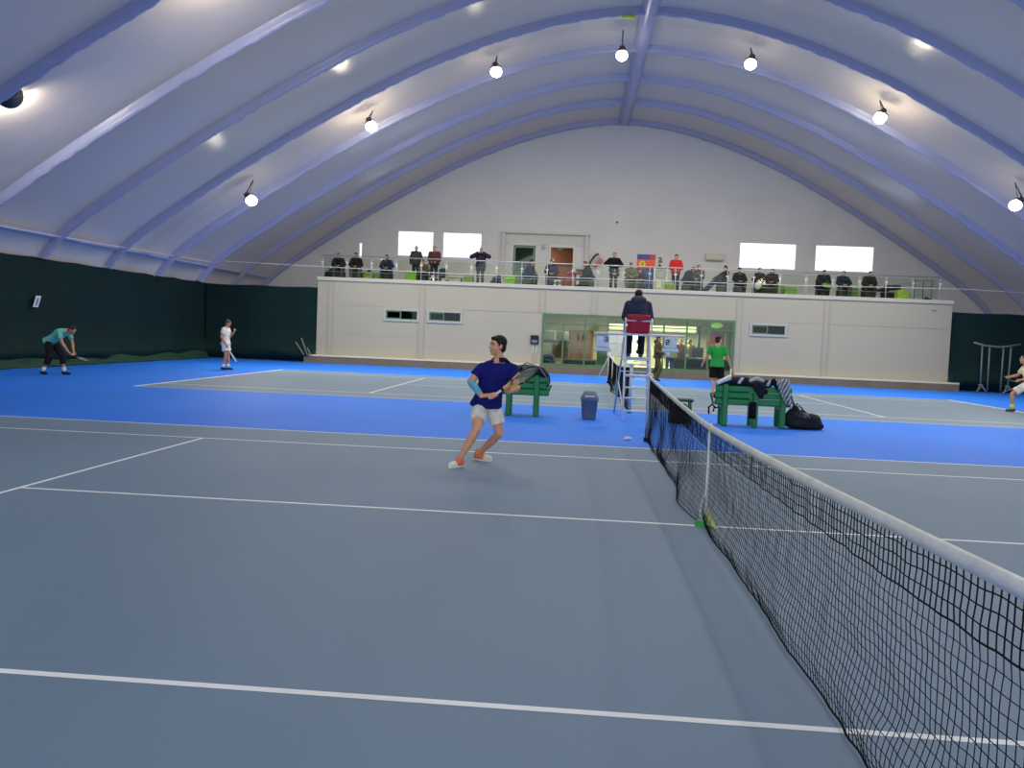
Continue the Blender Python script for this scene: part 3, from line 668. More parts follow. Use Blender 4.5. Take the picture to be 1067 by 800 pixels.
def net_post(cx, cy, lab, stays=False):
    T = thing('net_post', lab, 'post', (cx, cy, 0))
    MB().tube([(cx, cy, .0), (cx, cy, 1.06)], .036, 14).build('tube', M_POST, T)
    MB().tube([(cx, cy, .0), (cx, cy, .07)], .058, 14).build('foot', metalm((38, 40, 44)), T)
    MB().rbox((cx-.045, cy-.05, 1.04), (cx+.05, cy+.05, 1.11), .012).build('cap', metalm((224, 226, 226)), T)
    MB().rbox((cx+.03, cy-.02, .78), (cx+.075, cy+.03, .94), .01).tube([(cx+.07, cy, .9), (cx+.14, cy, .93), (cx+.14, cy, .84)], .008).build('winder', metalm((150, 152, 156)), T)
    if stays:
        for sx in (-1, 1): MB().tube([(cx, cy, 1.0), (cx+sx*.45, cy+.25, .02)], .016).build('stay', metalm((214, 220, 222)), T)
net(0, 0, .046, .0021, .0027, 'near tennis net with white headband running out of the picture', 1)
net_post(0, 6.42, 'slim silver net post at the far end of the near net')
net(.05, CY, .075, .004, .0045, 'distant tennis net behind the umpire chair', 5)
net_post(.05, CY-6.42, 'pale net post behind the umpire chair ladder')
net_post(.05, CY+6.42, 'farthest net post with slanting stays before the glass front', True)
st = MB(); st.tube([(.05, CY+3.0, 0), (.05, CY+3.0, 1.07)], .03, 10); tag(st.build('singles_stick', metalm((225, 228, 230)), loc=(.05, CY+3.0, 0)), 'thin white singles stick propping up the distant net', 'post')
# ------------------------------------------------------------------ umpire chair
def chair():
    c = V((.065, 10.75, 0)); T = thing('umpire_chair', 'tall white umpire chair with red seat and ladder legs', 'chair', c)
    W = metalm((226, 228, 228), .35); hw = .25; zs_ = 1.72
    lf = {-1: (V((c.x-.27, 9.95, 0)), V((c.x-.25, 10.55, zs_))), 1: (V((c.x+.27, 9.95, 0)), V((c.x+.25, 10.55, zs_)))}
    lb = {-1: (V((c.x-.36, 11.75, 0)), V((c.x-.25, 11.0, zs_))), 1: (V((c.x+.36, 11.75, 0)), V((c.x+.25, 11.0, zs_)))}
    for s in (-1, 1):
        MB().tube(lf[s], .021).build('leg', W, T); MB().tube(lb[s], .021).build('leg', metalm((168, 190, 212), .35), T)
    for v in (372, 379.5, 391, 403, 414, 428):
        t = None; best = 9
        for q in range(100):
            p = lerp(lf[-1][0], lf[-1][1], q/99); w = (p-CAM); vv = IH/2-FPX*w.dot(_u)/w.dot(_f)
            if abs(vv-v) < best: best = abs(vv-v); t = q/99
        MB().tube([lerp(lf[-1][0], lf[-1][1], t), lerp(lf[1][0], lf[1][1], t)], .019 if v != 391 else .028).build('rung', W, T)
    for t in (.2, .55): MB().tube([lerp(lb[-1][0], lb[-1][1], t), lerp(lb[1][0], lb[1][1], t)], .014).build('brace', W, T)
    for s in (-1, 1): MB().tube([lerp(*lf[s], .12), lerp(*lb[s], .42)], .012).build('brace', W, T)
    fr = MB(); fr.box((c.x-.30, 10.98, 1.20), (c.x+.30, 11.38, 1.24)); fr.build('footrest', W, T)
    for s in (-1, 1): MB().tube([(c.x+s*.26, 11.0, 1.72), (c.x+s*.27, 11.32, 1.5), (c.x+s*.27, 11.32, 1.21)], .014).build('brace', W, T)
    R = plas((186, 38, 50), .45)
    MB().rbox((c.x-.24, 10.5, 1.73), (c.x+.24, 11.02, 1.79), .02).build('seat', R, T)
    b = MB(); rows = []
    for i in range(6):
        z = 1.77+.39*i/5; y = 10.52-.10*i/5
        rows.append([V((c.x+x, y-.03*math.cos(x*6)+dy, z)) for x, dy in ((-.225, 0), (-.12, 0), (0, 0), (.12, 0), (.225, 0), (.225, .03), (.12, .03), (0, .03), (-.12, .03), (-.235, .03))])
    b.loft(rows); bo = b.build('backrest', R, T)
    for z in (1.9, 1.98): MB().rbox((c.x-.1, 10.455, z), (c.x+.1, 10.475, z+.018), .006).build('slot', plas((112, 20, 30)), bo)
    ar = MB()
    for s in (-1, 1):
        ar = MB(); ar.tube([(c.x+s*.27, 10.47, 1.72), (c.x+s*.27, 10.44, 2.05), (c.x+s*.27, 10.55, 2.08), (c.x+s*.27, 11.0, 2.05), (c.x+s*.27, 11.03, 1.72)], .016); ar.build('armrest', W, T)
    MB().tube([(c.x-.27, 10.44, 2.03), (c.x+.27, 10.44, 2.03)], .014).build('back_bar', W, T)
    yb = 10.46
    rl, rr = at(619, 347, yb), at(713, 350.5, yb)
    MB().tube([rl, rr], .024).build('score_bar', W, T)
    # the two flip-number boards
    def board(u0, u1, v0, v1, digit, extra):
        a, b_ = at(u0, (v0+v1)/2, yb).x, at(u1, (v0+v1)/2, yb).x; z1, z0 = at((u0+u1)/2, v0, yb).z, at((u0+u1)/2, v1, yb).z
        o = MB().rbox((a, yb-.025, z0), (b_, yb+.005, z1), .008).build('scoreboard', plas((222, 226, 226)), T)
        n = len(extra)
        for (x0, x1, q0, q1) in extra:
            MB().rbox((a+(b_-a)*x0, yb-.032, z0+(z1-z0)*q0), (a+(b_-a)*x1, yb-.024, z0+(z1-z0)*q1), .003).build('number_card', plas((238, 240, 240)), o)
        w = (b_-a); x, h = digit[1]; z = z0+(z1-z0)*digit[2]; segs = {'3': 'abgcd', '2': 'abged'}[digit[0]]; sw, sh = .055, .085; ax = a+w*x-sw/2; d = MB()
        G = dict(a=((0, 2), (1, 2)), b=((1, 2), (1, 1)), c=((1, 1), (1, 0)), d=((0, 0), (1, 0)), e=((0, 0), (0, 1)), f=((0, 1), (0, 2)), g=((0, 1), (1, 1)))
        for s_ in segs:
            (x0, q0), (x1, q1) = G[s_]; t = .011
            d.box((ax+x0*sw-t if x0 <= x1 else ax+x1*sw-t, yb-.036, z+min(q0, q1)*sh/2-t), (ax+max(x0, x1)*sw+t, yb-.0325, z+max(q0, q1)*sh/2+t))
        d.build('digit', plas((24, 24, 28)), o)
        MB().rbox((a-.04, yb-.04, z0-.085), (b_+.04, yb+.02, z0-.01), .012).build('tray', plas((232, 236, 232)), o)
        for x in (.2, .8): MB().tube([(a+w*x, yb-.01, z1), (a+w*x, yb-.01, rl.z+(rr.z-rl.z)*.5)], .006).build('hook', metalm((150, 150, 150)), o)
        return o
    board(621, 634.5, 349.5, 361.5, ('3', (.78, 1), .52), [(.04, .3, .08, .46), (.36, .62, .08, .46), (.68, .96, .08, .46), (.04, .5, .54, .94), (.62, .96, .54, .94)])
    o = board(692, 705, 352, 362.5, ('2', (.27, 1), .34), [(.04, .46, .08, .94), (.60, .97, .08, .94)])
    return c
chair_c = chair()
# ------------------------------------------------------------------ benches, bags, bin
M_BENCH = mat('bench_green', (24, 134, 64), .42, spec=.5, vary=.08, scale=5); M_BENCHD = mat('bench_green_dark', (18, 92, 52), .5)
def bench(label, loc, rz, w, posts, group=None):
    T = thing('bench', label, 'bench', loc, rz, group, local=True)
    for x in posts:
        l = MB(); l.rbox((x-.055, -.05, 0), (x+.055, .04, .84), .015); l.build('back_leg', M_BENCH, T)
        l = MB(); l.rbox((x-.05, .36, 0), (x+.05, .45, .42), .015); l.build('front_leg', M_BENCH, T)
        l = MB(); l.rbox((x-.045, -.0, .35), (x+.045, .46, .42), .01); l.build('seat_bearer', M_BENCH, T)
    for i, z in enumerate((.43, .56, .69)):
        l = MB(); l.rbox((-w/2, -.005, z), (w/2, .055, z+.122), .018); l.build('back_slat', M_BENCH, T)
    for y in (.05, .19, .33):
        l = MB(); l.rbox((-w/2, y, .42), (w/2, y+.125, .47), .015); l.build('seat_slat', M_BENCH, T)
    for s in (-1, 1): MB().tube([(s*(w/2-.03), .0, .62), (s*(w/2+.03), .1, .64), (s*(w/2+.03), .38, .62), (s*(w/2-.03), .42, .44)], .018).build('armrest', M_BENCH, T)
    return T
B1 = onz(545, 434); B1 = V((at(544, 434, 9.9).x, 9.9, 0))
bench('green plank bench partly behind the player in white shorts, black bag on top', B1, .0, 1.04, (-.29, .27))
BC = at(783, 444, 9.9); B2 = V((BC.x+.0, 9.85, 0))
bench('green plank bench right of the net with a striped towel over its back', B2, .03, 1.50, (-.56, .04, .58))
B3 = at(709, 440, 9.75); B3 = V((B3.x, 9.75, 0))
M_BAG = mat('bag_black', (26, 26, 30), .7, spec=.3, vary=.3, scale=9, bump=.5, bscale=14)
def lump(name, label, cat, parts, m, loc, vox=.016, wob=.0, details=None):
    T = thing(name, label, cat, loc); mb = MB()
    for a, ra, b, rb in parts: mb.capsule(V(loc)+V(a), ra, V(loc)+V(b), rb)
    b = blob('body', mb, m, T, vox, 2)
    return T
# the bag on the far bench
L = V((B1.x+.10, 9.88, .815))
T = lump('tennis_bag', 'black tennis bag lying along the top of the bench behind the player', 'bag', [((-.42, .05, .08), .08, (-.1, .03, .12), .12), ((-.1, .03, .12), .12, (.24, .06, .10), .10), ((.24, .06, .10), .1, (.34, .02, .04), .07), ((-.3, .0, .06), .07, (.2, .12, -.02), .07), ((-.2, .16, -.04), .09, (.3, .18, -.06), .10), ((-.3, .2, -.2), .12, (.3, .2, -.2), .12)], M_BAG, L)
MB().tube([L+V((-.3, -.08, .1)), L+V((-.05, -.06, .27)), L+V((.2, -.07, .2)), L+V((.34, -.06, .02)), L+V((.40, -.05, -.12))], .014).build('strap', mat('strap_grey', (120, 120, 124), .8), T)
MB().tube([L+V((.30, -.02, .06)), L+V((.42, -.03, .02)), L+V((.43, -.02, -.12)), L+V((.37, -.01, -.2))], .012).build('strap', cloth((22, 22, 24)), T)
MB().rbox(L+V((-.12, -.125, .12)), L+V((.06, -.085, .2)), .01).build('patch', cloth((120, 122, 126)), T)
# on the right bench: racket bag, black jacket, towel
L = V((B2.x-.45, 9.86, .815))
T = lump('racket_bag', 'black and white racket bag laid over the left end of the right bench', 'bag', [((-.26, .02, .0), .045, (-.02, .03, .09), .085), ((-.02, .03, .09), .085, (.30, .05, .10), .09), ((.28, .05, .1), .085, (.36, .12, -.05), .07), ((-.2, .2, -.22), .11, (.3, .2, -.22), .12), ((0, .14, -.05), .09, (.3, .16, -.08), .1)], M_BAG, L)
w = MB(); cols = []
for i in range(9):
    t = i/8; c = lerp(L+V((-.29, -.03, .0)), L+V((-.02, -.06, .125)), t); cols.append([c+V((0, -.03, -.005)), c+V((0, -.045, .02)), c+V((0, -.02, .045+.035*t)), c+V((0, .05, .055+.04*t))])
w.loft(cols, 0, False, True, False); w.build('white_panel', cloth((226, 226, 222)), T, solid=.012)
w = MB(); cols = []
for i in range(5):
    t = i/4; c = lerp(L+V((.10, -.06, .05)), L+V((.17, -.05, .17)), t); cols.append([c+V((0, -.03, 0)), c+V((.06, -.03, -.01))])
w.loft(cols, 0, False, True, False); w.build('stripe', cloth((214, 214, 210)), T, solid=.01)
L = V((B2.x+.08, 9.84, .815))
T = lump('jacket', 'crumpled black and grey jacket hanging over the middle of the right bench', 'jacket', [((-.18, .0, .06), .07, (.16, .02, .07), .075), ((-.12, -.05, .05), .055, (.06, -.07, -.14), .05), ((.0, -.06, .05), .06, (.14, -.07, -.10), .045), ((-.1, .1, .02), .07, (.2, .1, .0), .08), ((-.06, -.075, -.02), .05, (.05, -.08, -.2), .045)], cloth((38, 38, 42)), L)
mb = MB(); [mb.capsule(L+V(a), r, L+V(b), r*.8) for a, b, r in (((-.16, -.03, .1), (-.04, .0, .15), .045), ((-.04, 0, .15), (.08, -.02, .10), .05), ((.17, -.02, .05), (.25, -.01, .11), .05))]
blob('lining', mb, cloth((178, 178, 182)), T, .014)
L = V((B2.x-.02, 9.9, .0))
tb = MB(); tb.loft([[L+V((x, -.11+dy, z)) for x, dy in ((-.07, 0), (.07, .0), (.075, .012), (-.065, .012))] for z, dy in ((.5, 0), (.40, .0), (.28, .004), (.17, .0))]); o = tb.build('cloth_strip', cloth((30, 26, 32)), loc=L+V((0, -.05, .15)))
tag(o, 'dark cloth dangling below the slats of the right bench', 'cloth')
# striped towel
def towel_mat():
    m = bpy.data.materials.new('towel'); m.use_nodes = True; nt = m.node_tree; b = nt.nodes['Principled BSDF']; b.inputs['Roughness'].default_value = .95
    tc = nt.nodes.new('ShaderNodeTexCoord'); w = nt.nodes.new('ShaderNodeTexWave'); w.wave_type = 'BANDS'; w.bands_direction = 'X'; w.inputs['Scale'].default_value = 5.0
    mp = nt.nodes.new('ShaderNodeMapping'); mp.inputs['Rotation'].default_value = (0, -.42, 0)
    cr = nt.nodes.new('ShaderNodeValToRGB'); cr.color_ramp.interpolation = 'CONSTANT'; cr.color_ramp.elements[0].color = rgb((60, 62, 66)); cr.color_ramp.elements[1].position = .26; cr.color_ramp.elements[1].color = rgb((196, 196, 190))
    nt.links.new(tc.outputs['Object'], mp.inputs[0]); nt.links.new(mp.outputs[0], w.inputs['Vector']); nt.links.new(w.outputs['Fac'], cr.inputs['Fac']); nt.links.new(cr.outputs[0], b.inputs['Base Color']); return m
L = V((B2.x+.50, 9.85, .815)); tw = MB(); cols = []
for i in range(15):
    t = i/14; col = []
    for j in range(18):
        s = j/17; u_ = -.13+.27*t; lean = .17*s*s
        if s < .35: q = s/.35; p = V((u_+.03, .36-.40*q, .035+.10*math.sin(q*1.5)+.04*t))
        else: q = (s-.35)/.65; p = V((u_*(1-.45*q)+lean, -.065-.03*math.sin(t*9+q)-.02*q, .14+.04*t-.60*q*(.72+.28*t)))
        p.z += .018*math.sin(t*11+s*3); col.append(L+p)
    cols.append(col)
tw.loft(cols, 0, False, True, False); tag(tw.build('towel', towel_mat(), loc=L, solid=.016), 'grey towel with dark stripes draped over the right bench end', 'towel')
mb = MB(); [mb.capsule(L+V(a), r, L+V(b), r) for a, b, r in (((-.24, .0, .03), (-.12, -.03, .12), .06), ((-.12, -.02, .1), (-.05, -.04, .0), .05))]
tag(blob('glove', mb, cloth((30, 30, 34)), None, .014, 2, loc=L+V((-.18, 0, 0))), 'small black garment tucked beside the striped towel on the bench', 'garment')
# big black bag on the floor right of the bench
G = V((B2.x+1.06, 9.95, 0)); T = thing('sports_bag', 'big black sports bag slumped on the floor at the end of the right bench', 'bag', G); mb = MB()
for a, ra, b, rb in (((-0.302, 0, .17), .15, (0.158, 0, .17), .15), ((-0.288, .1, .14), .13, (0.187, .08, .13), .12), ((-0.252, 0, .24), .14, (-0.072, .05, .27), .12), ((-0.324, -.02, .24), .1, (-0.216, .0, .40), .08), ((0.072, -.02, .20), .13, (0.245, 0, .12), .09), ((-0.302, .1, .1), .09, (0.274, .1, .08), .07), ((-0.302, -.1, .1), .09, (0.274, -.08, .08), .07)): mb.capsule(G+V(a), ra, G+V(b), rb)
blob('body', mb, M_BAG, T, .018)
MB().tube([G+V((-0.288, -.12, .36)), G+V((-0.216, -.12, .52)), G+V((-0.115, -.14, .42)), G+V((-0.036, -.15, .30))], .014).build('strap', cloth((46, 46, 50)), T)
MB().tube([G+V((-0.245, -.10, .46)), G+V((-0.331, -.06, .66)), G+V((-0.288, -.02, .52)), G+V((-0.158, -.14, .34))], .012).build('strap', cloth((60, 60, 64)), T)
MB().tube([G+V((-0.108, -.16, .34)), G+V((0.000, -.17, .30)), G+V((0.043, -.16, .24))], .01).build('zip', metalm((150, 150, 152)), T)
MB().rbox(G+V((-0.086, -.17, .24)), G+V((-0.014, -.155, .30)), .008).build('patch', cloth((110, 112, 116)), T)
h = at(742, 426, 9.75); mb = MB(); mb.tube([h+V((.07, .06, .02)), h+V((.0, .0, .10)), h+V((-.07, 0, .03)), h+V((-.06, 0, -.10))], .018).tube([h+V((.12, .04, .04)), h+V((.04, 0, .02)), h+V((.02, 0, -.05))], .016)
tag(mb.build('strap_loop', cloth((24, 24, 27)), loc=h), 'black strap loop sticking out at the left end of the right bench', 'strap')
# small green folding chair and dark bag seen through the net
T = thing('stool', 'low dark green stool partly hidden behind the net headband', 'stool', B3)
for x in (-.20, .20):
    for y in (0, .3): MB().tube([B3+V((x, y, 0)), B3+V((x*.92, y, .46))], .018).build('leg', M_BENCHD, T)
MB().rbox(B3+V((-.24, -.04, .45)), B3+V((.24, .34, .50)), .015).build('seat', mat('folding_green', (40, 66, 52), .6), T); MB().rbox(B3+V((-.21, -.015, .30)), B3+V((.21, .0, .35)), .006).build('rail', M_BENCHD, T)
q = V((B3.x-.04, 9.5, 0))
lump('backpack', 'black backpack standing on the blue floor behind the net mesh', 'bag', [((-.10, 0, .12), .10, (.10, 0, .12), .10), ((-.10, .02, .26), .10, (.10, 0, .28), .10), ((-.05, 0, .36), .08, (.06, 0, .36), .08)], M_BAG, q)
# litter bin
b0 = onz(613.5, 437.5); T = thing('litter_bin', 'grey plastic swing-top litter bin on the blue floor', 'bin', b0)
def rr(cx, cy, z, a, b, n=20): return [V((cx+a*math.copysign(abs(math.cos(2*PI*j/n))**.45, math.cos(2*PI*j/n)), cy+b*math.copysign(abs(math.sin(2*PI*j/n))**.45, math.sin(2*PI*j/n)), z)) for j in range(n)]
GB = plas((100, 110, 126), .5); x, y = b0.x, b0.y+.15
MB().loft([rr(x, y, 0, .135, .11), rr(x, y, .02, .14, .115), rr(x, y, .38, .168, .14), rr(x, y, .385, .182, .152), rr(x, y, .44, .185, .155)]).build('bucket', GB, T)
l = MB(); l.loft([rr(x, y, .44, .18, .15), rr(x, y, .46, .172, .145), rr(x, y, .50, .15, .125), rr(x, y, .56, .125, .09), rr(x, y, .575, .10, .07)]); lo = l.build('lid', plas((112, 121, 136), .5), T)
MB().rbox((x-.10, y-.152, .445), (x+.10, y-.128, .485), .01).build('flap_edge', plas((205, 208, 212)), lo)
# crumpled white paper on the blue floor
p = onz(653.5, 458.5); mb = MB(); [mb.ell(p+V(c), r) for c, r in (((0, 0, .03), (.05, .04, .03)), ((.04, .01, .025), (.04, .03, .025)), ((-.03, -.02, .02), (.035, .03, .02)))]
tag(blob('paper', mb, cloth((230, 230, 228)), None, .01, 1, loc=p), 'crumpled scrap of white paper lying on the blue floor by the net post', 'paper')
# ------------------------------------------------------------------ rackets and balls
def racket(label, p, d, n, frame=(30, 30, 34), accent=None, group=None, gripc=(225, 225, 222)):
    p = V(p); d = V(d).normalized(); n = V(n); n = (n-d*n.dot(d)).normalized(); x = d.cross(n)
    T = thing('tennis_racket', label, 'racket', p, 0, group)
    hc = p+d*.515; ell_ = [hc+d*(.172*math.cos(q))+x*(.128*math.sin(q)) for q in [2*PI*j/36 for j in range(36)]]
    f = MB(); f.tube(ell_, .0115, 8, loop=True); 
    for s in (-1, 1): f.tube([p+d*.20+x*s*.006, p+d*.26+x*s*.018, p+d*.34+x*s*.05, hc-d*.11+x*s*.098], .011)
    f.tube([p+d*.17, p+d*.22], .014)
    fo = f.build('frame', plas(frame, .3), T)
    if accent:
        for s in (-1, 1): MB().tube([p+d*.25+x*s*.016, p+d*.34+x*s*.05, hc-d*.11+x*s*.098, hc-d*.03+x*s*.126], .0125).build('frame_stripe', plas(accent, .3), fo)
    MB().tube([p+d*.008, p+d*.19], [.0165, .0145], 8).build('grip', plas(gripc, .7), T)
    MB().tube([p, p+d*.014], .019, 8).build('butt_cap', plas((40, 40, 42)), T)
    s = MB()
    for i in range(-7, 8):
        o = i*.0158; h = .172*math.sqrt(max(0, 1-(o/.128)**2)); s.tube([hc+x*o-d*h, hc+x*o+d*h], .0011, 3, caps=False)
    for i in range(-9, 10):
        o = i*.0172; h = .128*math.sqrt(max(0, 1-(o/.172)**2)); s.tube([hc+d*o-x*h, hc+d*o+x*h], .0011, 3, caps=False)
    s.build('strings', plas((205, 205, 190), .5), T)
    return T
# ------------------------------------------------------------------ the player in the foreground
O = V((-2.42, 2.95, 0))
def P_(u, v, y): return at(u, v, y)-O
butt, tip = at(508.3, 415.8, 2.52), at(554, 386.5, 2.56)
rd_ = (tip-butt).normalized()
gR = butt+rd_*.075-O; gL = butt+rd_*.262-O
JP = dict(hem=.045, P=P_(507, 419, 2.98), C=P_(514, 396.5, 2.95), N=P_(520.3, 375.2, 2.93), H=P_(518.6, 360.2, 2.90), face=(-.86, -.50, -.03),
          sr=P_(502.5, 383.5, 2.86), er=P_(490.5, 397.5, 2.80), wr=P_(502.0, 412.5, 2.60), sl=P_(534.5, 384.5, 2.94), el=P_(538.5, 404.0, 2.88), wl=P_(529.5, 408.0, 2.63),
          hr=P_(500.5, 421, 2.95), kr=P_(496.5, 447.5, 2.66), ar=P_(478.5, 475.5, 2.70), tr=(-.50, -.86, 0), hl=P_(514, 421.5, 3.02), kl=P_(520.5, 451.5, 3.02), al=P_(499.5, 471.5, 3.35), tl=(.93, -.36, 0))
for s_, gp in (('ar', (471.5, 488.5)), ('al', (503, 478.5))): JP[s_].z = .088
pl, JP = person('tennis player in navy polo and white shorts holding a racket across his body', O, 0, JP, top=(30, 32, 110), bottom=(240, 232, 216), shoes=(240, 130, 86), hair=(34, 28, 25), sk=(230, 166, 132), armk=1.15, sleeve=.60, leg=.66, headk=1.03,
                bulk=.018, lb=.013, vox=.0072, fine=True, sole=(240, 236, 226), legw=1.0, hands=dict(r=('grip', gR, rd_, .017, 1), l=('grip', gL, rd_, .016, -1)))
racket('black and yellow tennis racket gripped by the player in navy polo', butt, rd_, (-.47, -.48, .72), (32, 32, 34), (222, 176, 44))
# collar, arm sleeve, white shoe toes
N, C = V(JP['N']), V(JP['C']); H = V(JP['H'])
up = (H-N).normalized(); f = V((-.35, -.93, 0)); x = f.cross(up)*-1
cl = MB(); ring = []
for a in range(25):
    q = math.radians(-156+312*a/24); ring.append((math.cos(q+PI/2), math.sin(q+PI/2)))
cols = [[N+x*(c*.082)-f*(s*.078)-up*.015, N+x*(c*.074)-f*(s*.074)+up*.030, N+x*(c*.090)-f*(s*.090)+up*.022, N+x*(c*.132)-f*(s*.118)-up*.024] for c, s in ring]
cl.loft(cols, 0, False, True, False); cl.build('collar', cloth((24, 24, 62)), pl, solid=.006)
MB().capsule(N-up*.02+f*.062, .010, N-up*.11+f*.115, .006, 8).build('placket', cloth((24, 24, 62)), pl)
E_, W_ = V(JP['er']), V(JP['wr'])
blob('arm_sleeve', MB().cone(lerp(E_, W_, .02), .048, lerp(E_, W_, .35), .049, 18).cone(lerp(E_, W_, .3), .049, lerp(E_, W_, .88), .036, 18), cloth((110, 178, 205)), pl, .008)
for s_ in 'rl':
    an = V(JP['a'+s_]); td = V(JP['t'+s_]).normalized()
    t = MB(); t.capsule(an+td*.085-V((0, 0, .046)), .043, an+td*.155-V((0, 0, .051)), .0385)
    blob('toe_cap', t, mat('shoe_white', (240, 230, 215), .6, vary=.05), pl, .009)
    MB().capsule(an-td*.02+V((0, 0, .0)), .044, an-td*.02+V((0, 0, .03)), .040).build('sock', cloth((236, 150, 110)), pl)
# ------------------------------------------------------------------ other players
def ball(label, p): tag(MB().ell(p, (.033, .033, .033), None, 14, 10).build('tennis_ball', cloth((214, 226, 70)), loc=p), label, 'ball')
# bent over in the mint shirt
J = stand(P=(0, .12, .90), C=(0, -.20, 1.12), N=(0, -.42, 1.20), H=(0, -.57, 1.215), face=(0, -.75, -.66), sr=(-.18, -.32, 1.15), sl=(.18, -.32, 1.15), er=(-.19, -.42, .87), wr=(-.08, -.52, .64), el=(.19, -.42, .87), wl=(.07, -.56, .65),
          hr=(-.09, .10, .87), kr=(-.16, -.02, .48), ar=(-.18, .20, .085), tr=(-.1, -1, 0), hl=(.09, .10, .87), kl=(.16, -.14, .48), al=(.14, -.22, .085), tl=(.1, -1, 0))
o = onz(35, 391.5); o = V((o.x, 15.6, 0)); RZ = math.radians(80); M = Matrix.Rotation(RZ, 3, 'Z')
rdir = V((.0, -.93, -.28)); gp = V((.0, -.58, .56))
person('player in mint green shirt bending forward by the dark curtain', o, RZ, J, top=(112, 190, 162), bottom=(36, 32, 36), shoes=(34, 38, 60), hair=(46, 32, 26), sk=(196, 140, 112), sleeve=.62, leg=1.5, lb=.03, vox=.011, socks=(235, 235, 235), k=1.03,
       hands=dict(r=('grip', gp-rdir.normalized()*.05, rdir, .017, 1), l=('open', (0, -.3, -1), (-.6, -.5, 0), .9)))
racket('racket pointing down in the hands of the bending player', o+M @ ((gp-rdir.normalized()*.14)*1.03), M @ rdir, M @ V((0, .3, -1)), (44, 46, 50), None, gripc=(214, 222, 60))
# white player at the baseline
J = stand(face=(0, -.85, -.5), H=(0, -.075, 1.615), N=(0, -.01, 1.47), er=(-.24, .05, 1.14), wr=(-.22, -.12, .90), el=(.23, -.05, 1.16), wl=(.12, -.23, 1.30), kr=(-.10, -.06, .5), ar=(-.10, .04, .085), kl=(.10, -.06, .5), al=(.11, -.05, .085))
o = onz(234.5, 385.2); RZ = math.radians(86); M = Matrix.Rotation(RZ, 3, 'Z'); rdir = V((.05, -.55, -.83)); gp = V((-.215, -.155, .815))
person('player in all white standing side-on at the far baseline', o, RZ, J, top=(232, 226, 218), bottom=(235, 232, 226), shoes=(34, 42, 82), hair=(92, 62, 42), sk=(196, 140, 112), sleeve=.55, leg=.62, lb=.03, vox=.011, socks=(228, 226, 224), hands=dict(r=('grip', gp, rdir, .017, 1), l=('open', (0, -.5, .9), (0, .5, .5), 1.1)), k=1.0)
racket('white-framed racket hanging from the hand of the all-white player', o+M @ (gp-rdir.normalized()*.08), M @ rdir, M @ V((.25, -.8, .55)), (215, 215, 215))
ball('yellow tennis ball raised in the hand of the all-white player', o+M @ V((.10, -.275, 1.40)))
# green shirt walking away
J = stand(face=(-.72, -.69, .02), H=(-.015, -.03, 1.63), er=(-.29, .00, 1.15), wr=(-.37, -.10, .93), el=(.28, -.02, 1.16), wl=(.38, -.10, .97), kr=(-.12, -.12, .50), ar=(-.20, .04, .10), tr=(-.3, -1, 0), kl=(.08, -.06, .50), al=(.07, .10, .10), tl=(.1, -1, -.1))
o = onz(741, 412.5); o = V((o.x, 18.9, 0)); RZ = PI-.12
person('player in bright green shirt and black shorts walking away', o, RZ, J, top=(48, 158, 76), bottom=(26, 26, 30), shoes=(190, 120, 120), hair=(42, 30, 26), sk=(205, 152, 128), sleeve=.72, leg=.82, lb=.035, vox=.0105, socks=None, k=1.06, bulk=.024)
M = Matrix.Rotation(RZ, 3, 'Z'); w = o+M @ (V((-.40, -.14, .82))*1.06)
mb = MB().capsule(w, .03, w+V((0, 0, -.12)), .024); tag(blob('wristband', mb, cloth((235, 232, 228)), None, .009, 1, loc=w), 'white cloth in the right hand of the green-shirted player', 'cloth')
# lunging player cut by the right edge
J = stand(P=(0, .10, .82), C=(0, .02, 1.12), N=(0, -.06, 1.33), H=(0, -.12, 1.48), face=(0, -1, 0), sr=(-.18, .0, 1.27), sl=(.18, .02, 1.27), er=(-.30, -.12, 1.03), wr=(-.2, -.38, .98), el=(.3, -.02, 1.0), wl=(.22, -.26, .92),
          hr=(-.09, .08, .80), kr=(-.13, -.30, .52), ar=(-.14, -.26, .10), tr=(-.1, -1, 0), hl=(.09, .1, .8), kl=(.14, .22, .46), al=(.2, .56, .1), tl=(.1, -1, 0))
o = onz(1055, 430); o = V((o.x+.33, o.y, 0)); RZ = math.radians(-92); M = Matrix.Rotation(RZ, 3, 'Z'); rdir = V((.1, -.9, .4)); gp = V((-.18, -.47, .97))
person('lunging player in cream shirt and white shorts cut off by the right edge', o, RZ, J, top=(232, 222, 190), bottom=(230, 226, 218), shoes=(62, 74, 50), hair=(40, 30, 26), sk=(196, 140, 108), sleeve=.7, leg=.8, lb=.03, vox=.011, socks=(196, 222, 60), k=1.04, hands=dict(l=('open', (0, -.8, -.3), (-1, 0, 0), .5)))
# olive jacket near the glass front
J = stand(face=(0, -1, -.15), er=(-.23, .02, 1.14), wr=(-.13, -.27, 1.08), el=(.23, .02, 1.14), wl=(.12, -.25, 1.06), kr=(-.1, -.16, .50), ar=(-.11, -.02, .085), kl=(.1, .05, .5), al=(.12, .27, .11))
o = onz(684, 397); o = V((at(684, 397, 28.6).x, 28.6, 0)); RZ = math.radians(68)
person('person in olive jacket and trousers walking before the glass front', o, RZ, J, top=(84, 76, 52), bottom=(84, 82, 50), shoes=(52, 50, 44), hair=(52, 40, 32), sk=(190, 140, 115), bulk=.035, lb=.025, vox=.012, k=1.05, hood=(74, 68, 48))
M = Matrix.Rotation(RZ, 3, 'Z'); w = o+M @ V((0, -.40, 1.10)); mb = MB().rbox((-.10, -.012, -.07), (.10, .012, .07), .006, 0, Matrix.Translation(w) @ Matrix.Rotation(.5, 4, 'X')); tag(mb.build('paper', mat('paper', (236, 234, 226), .7), loc=w), 'folded white paper held by the person in olive', 'paper')
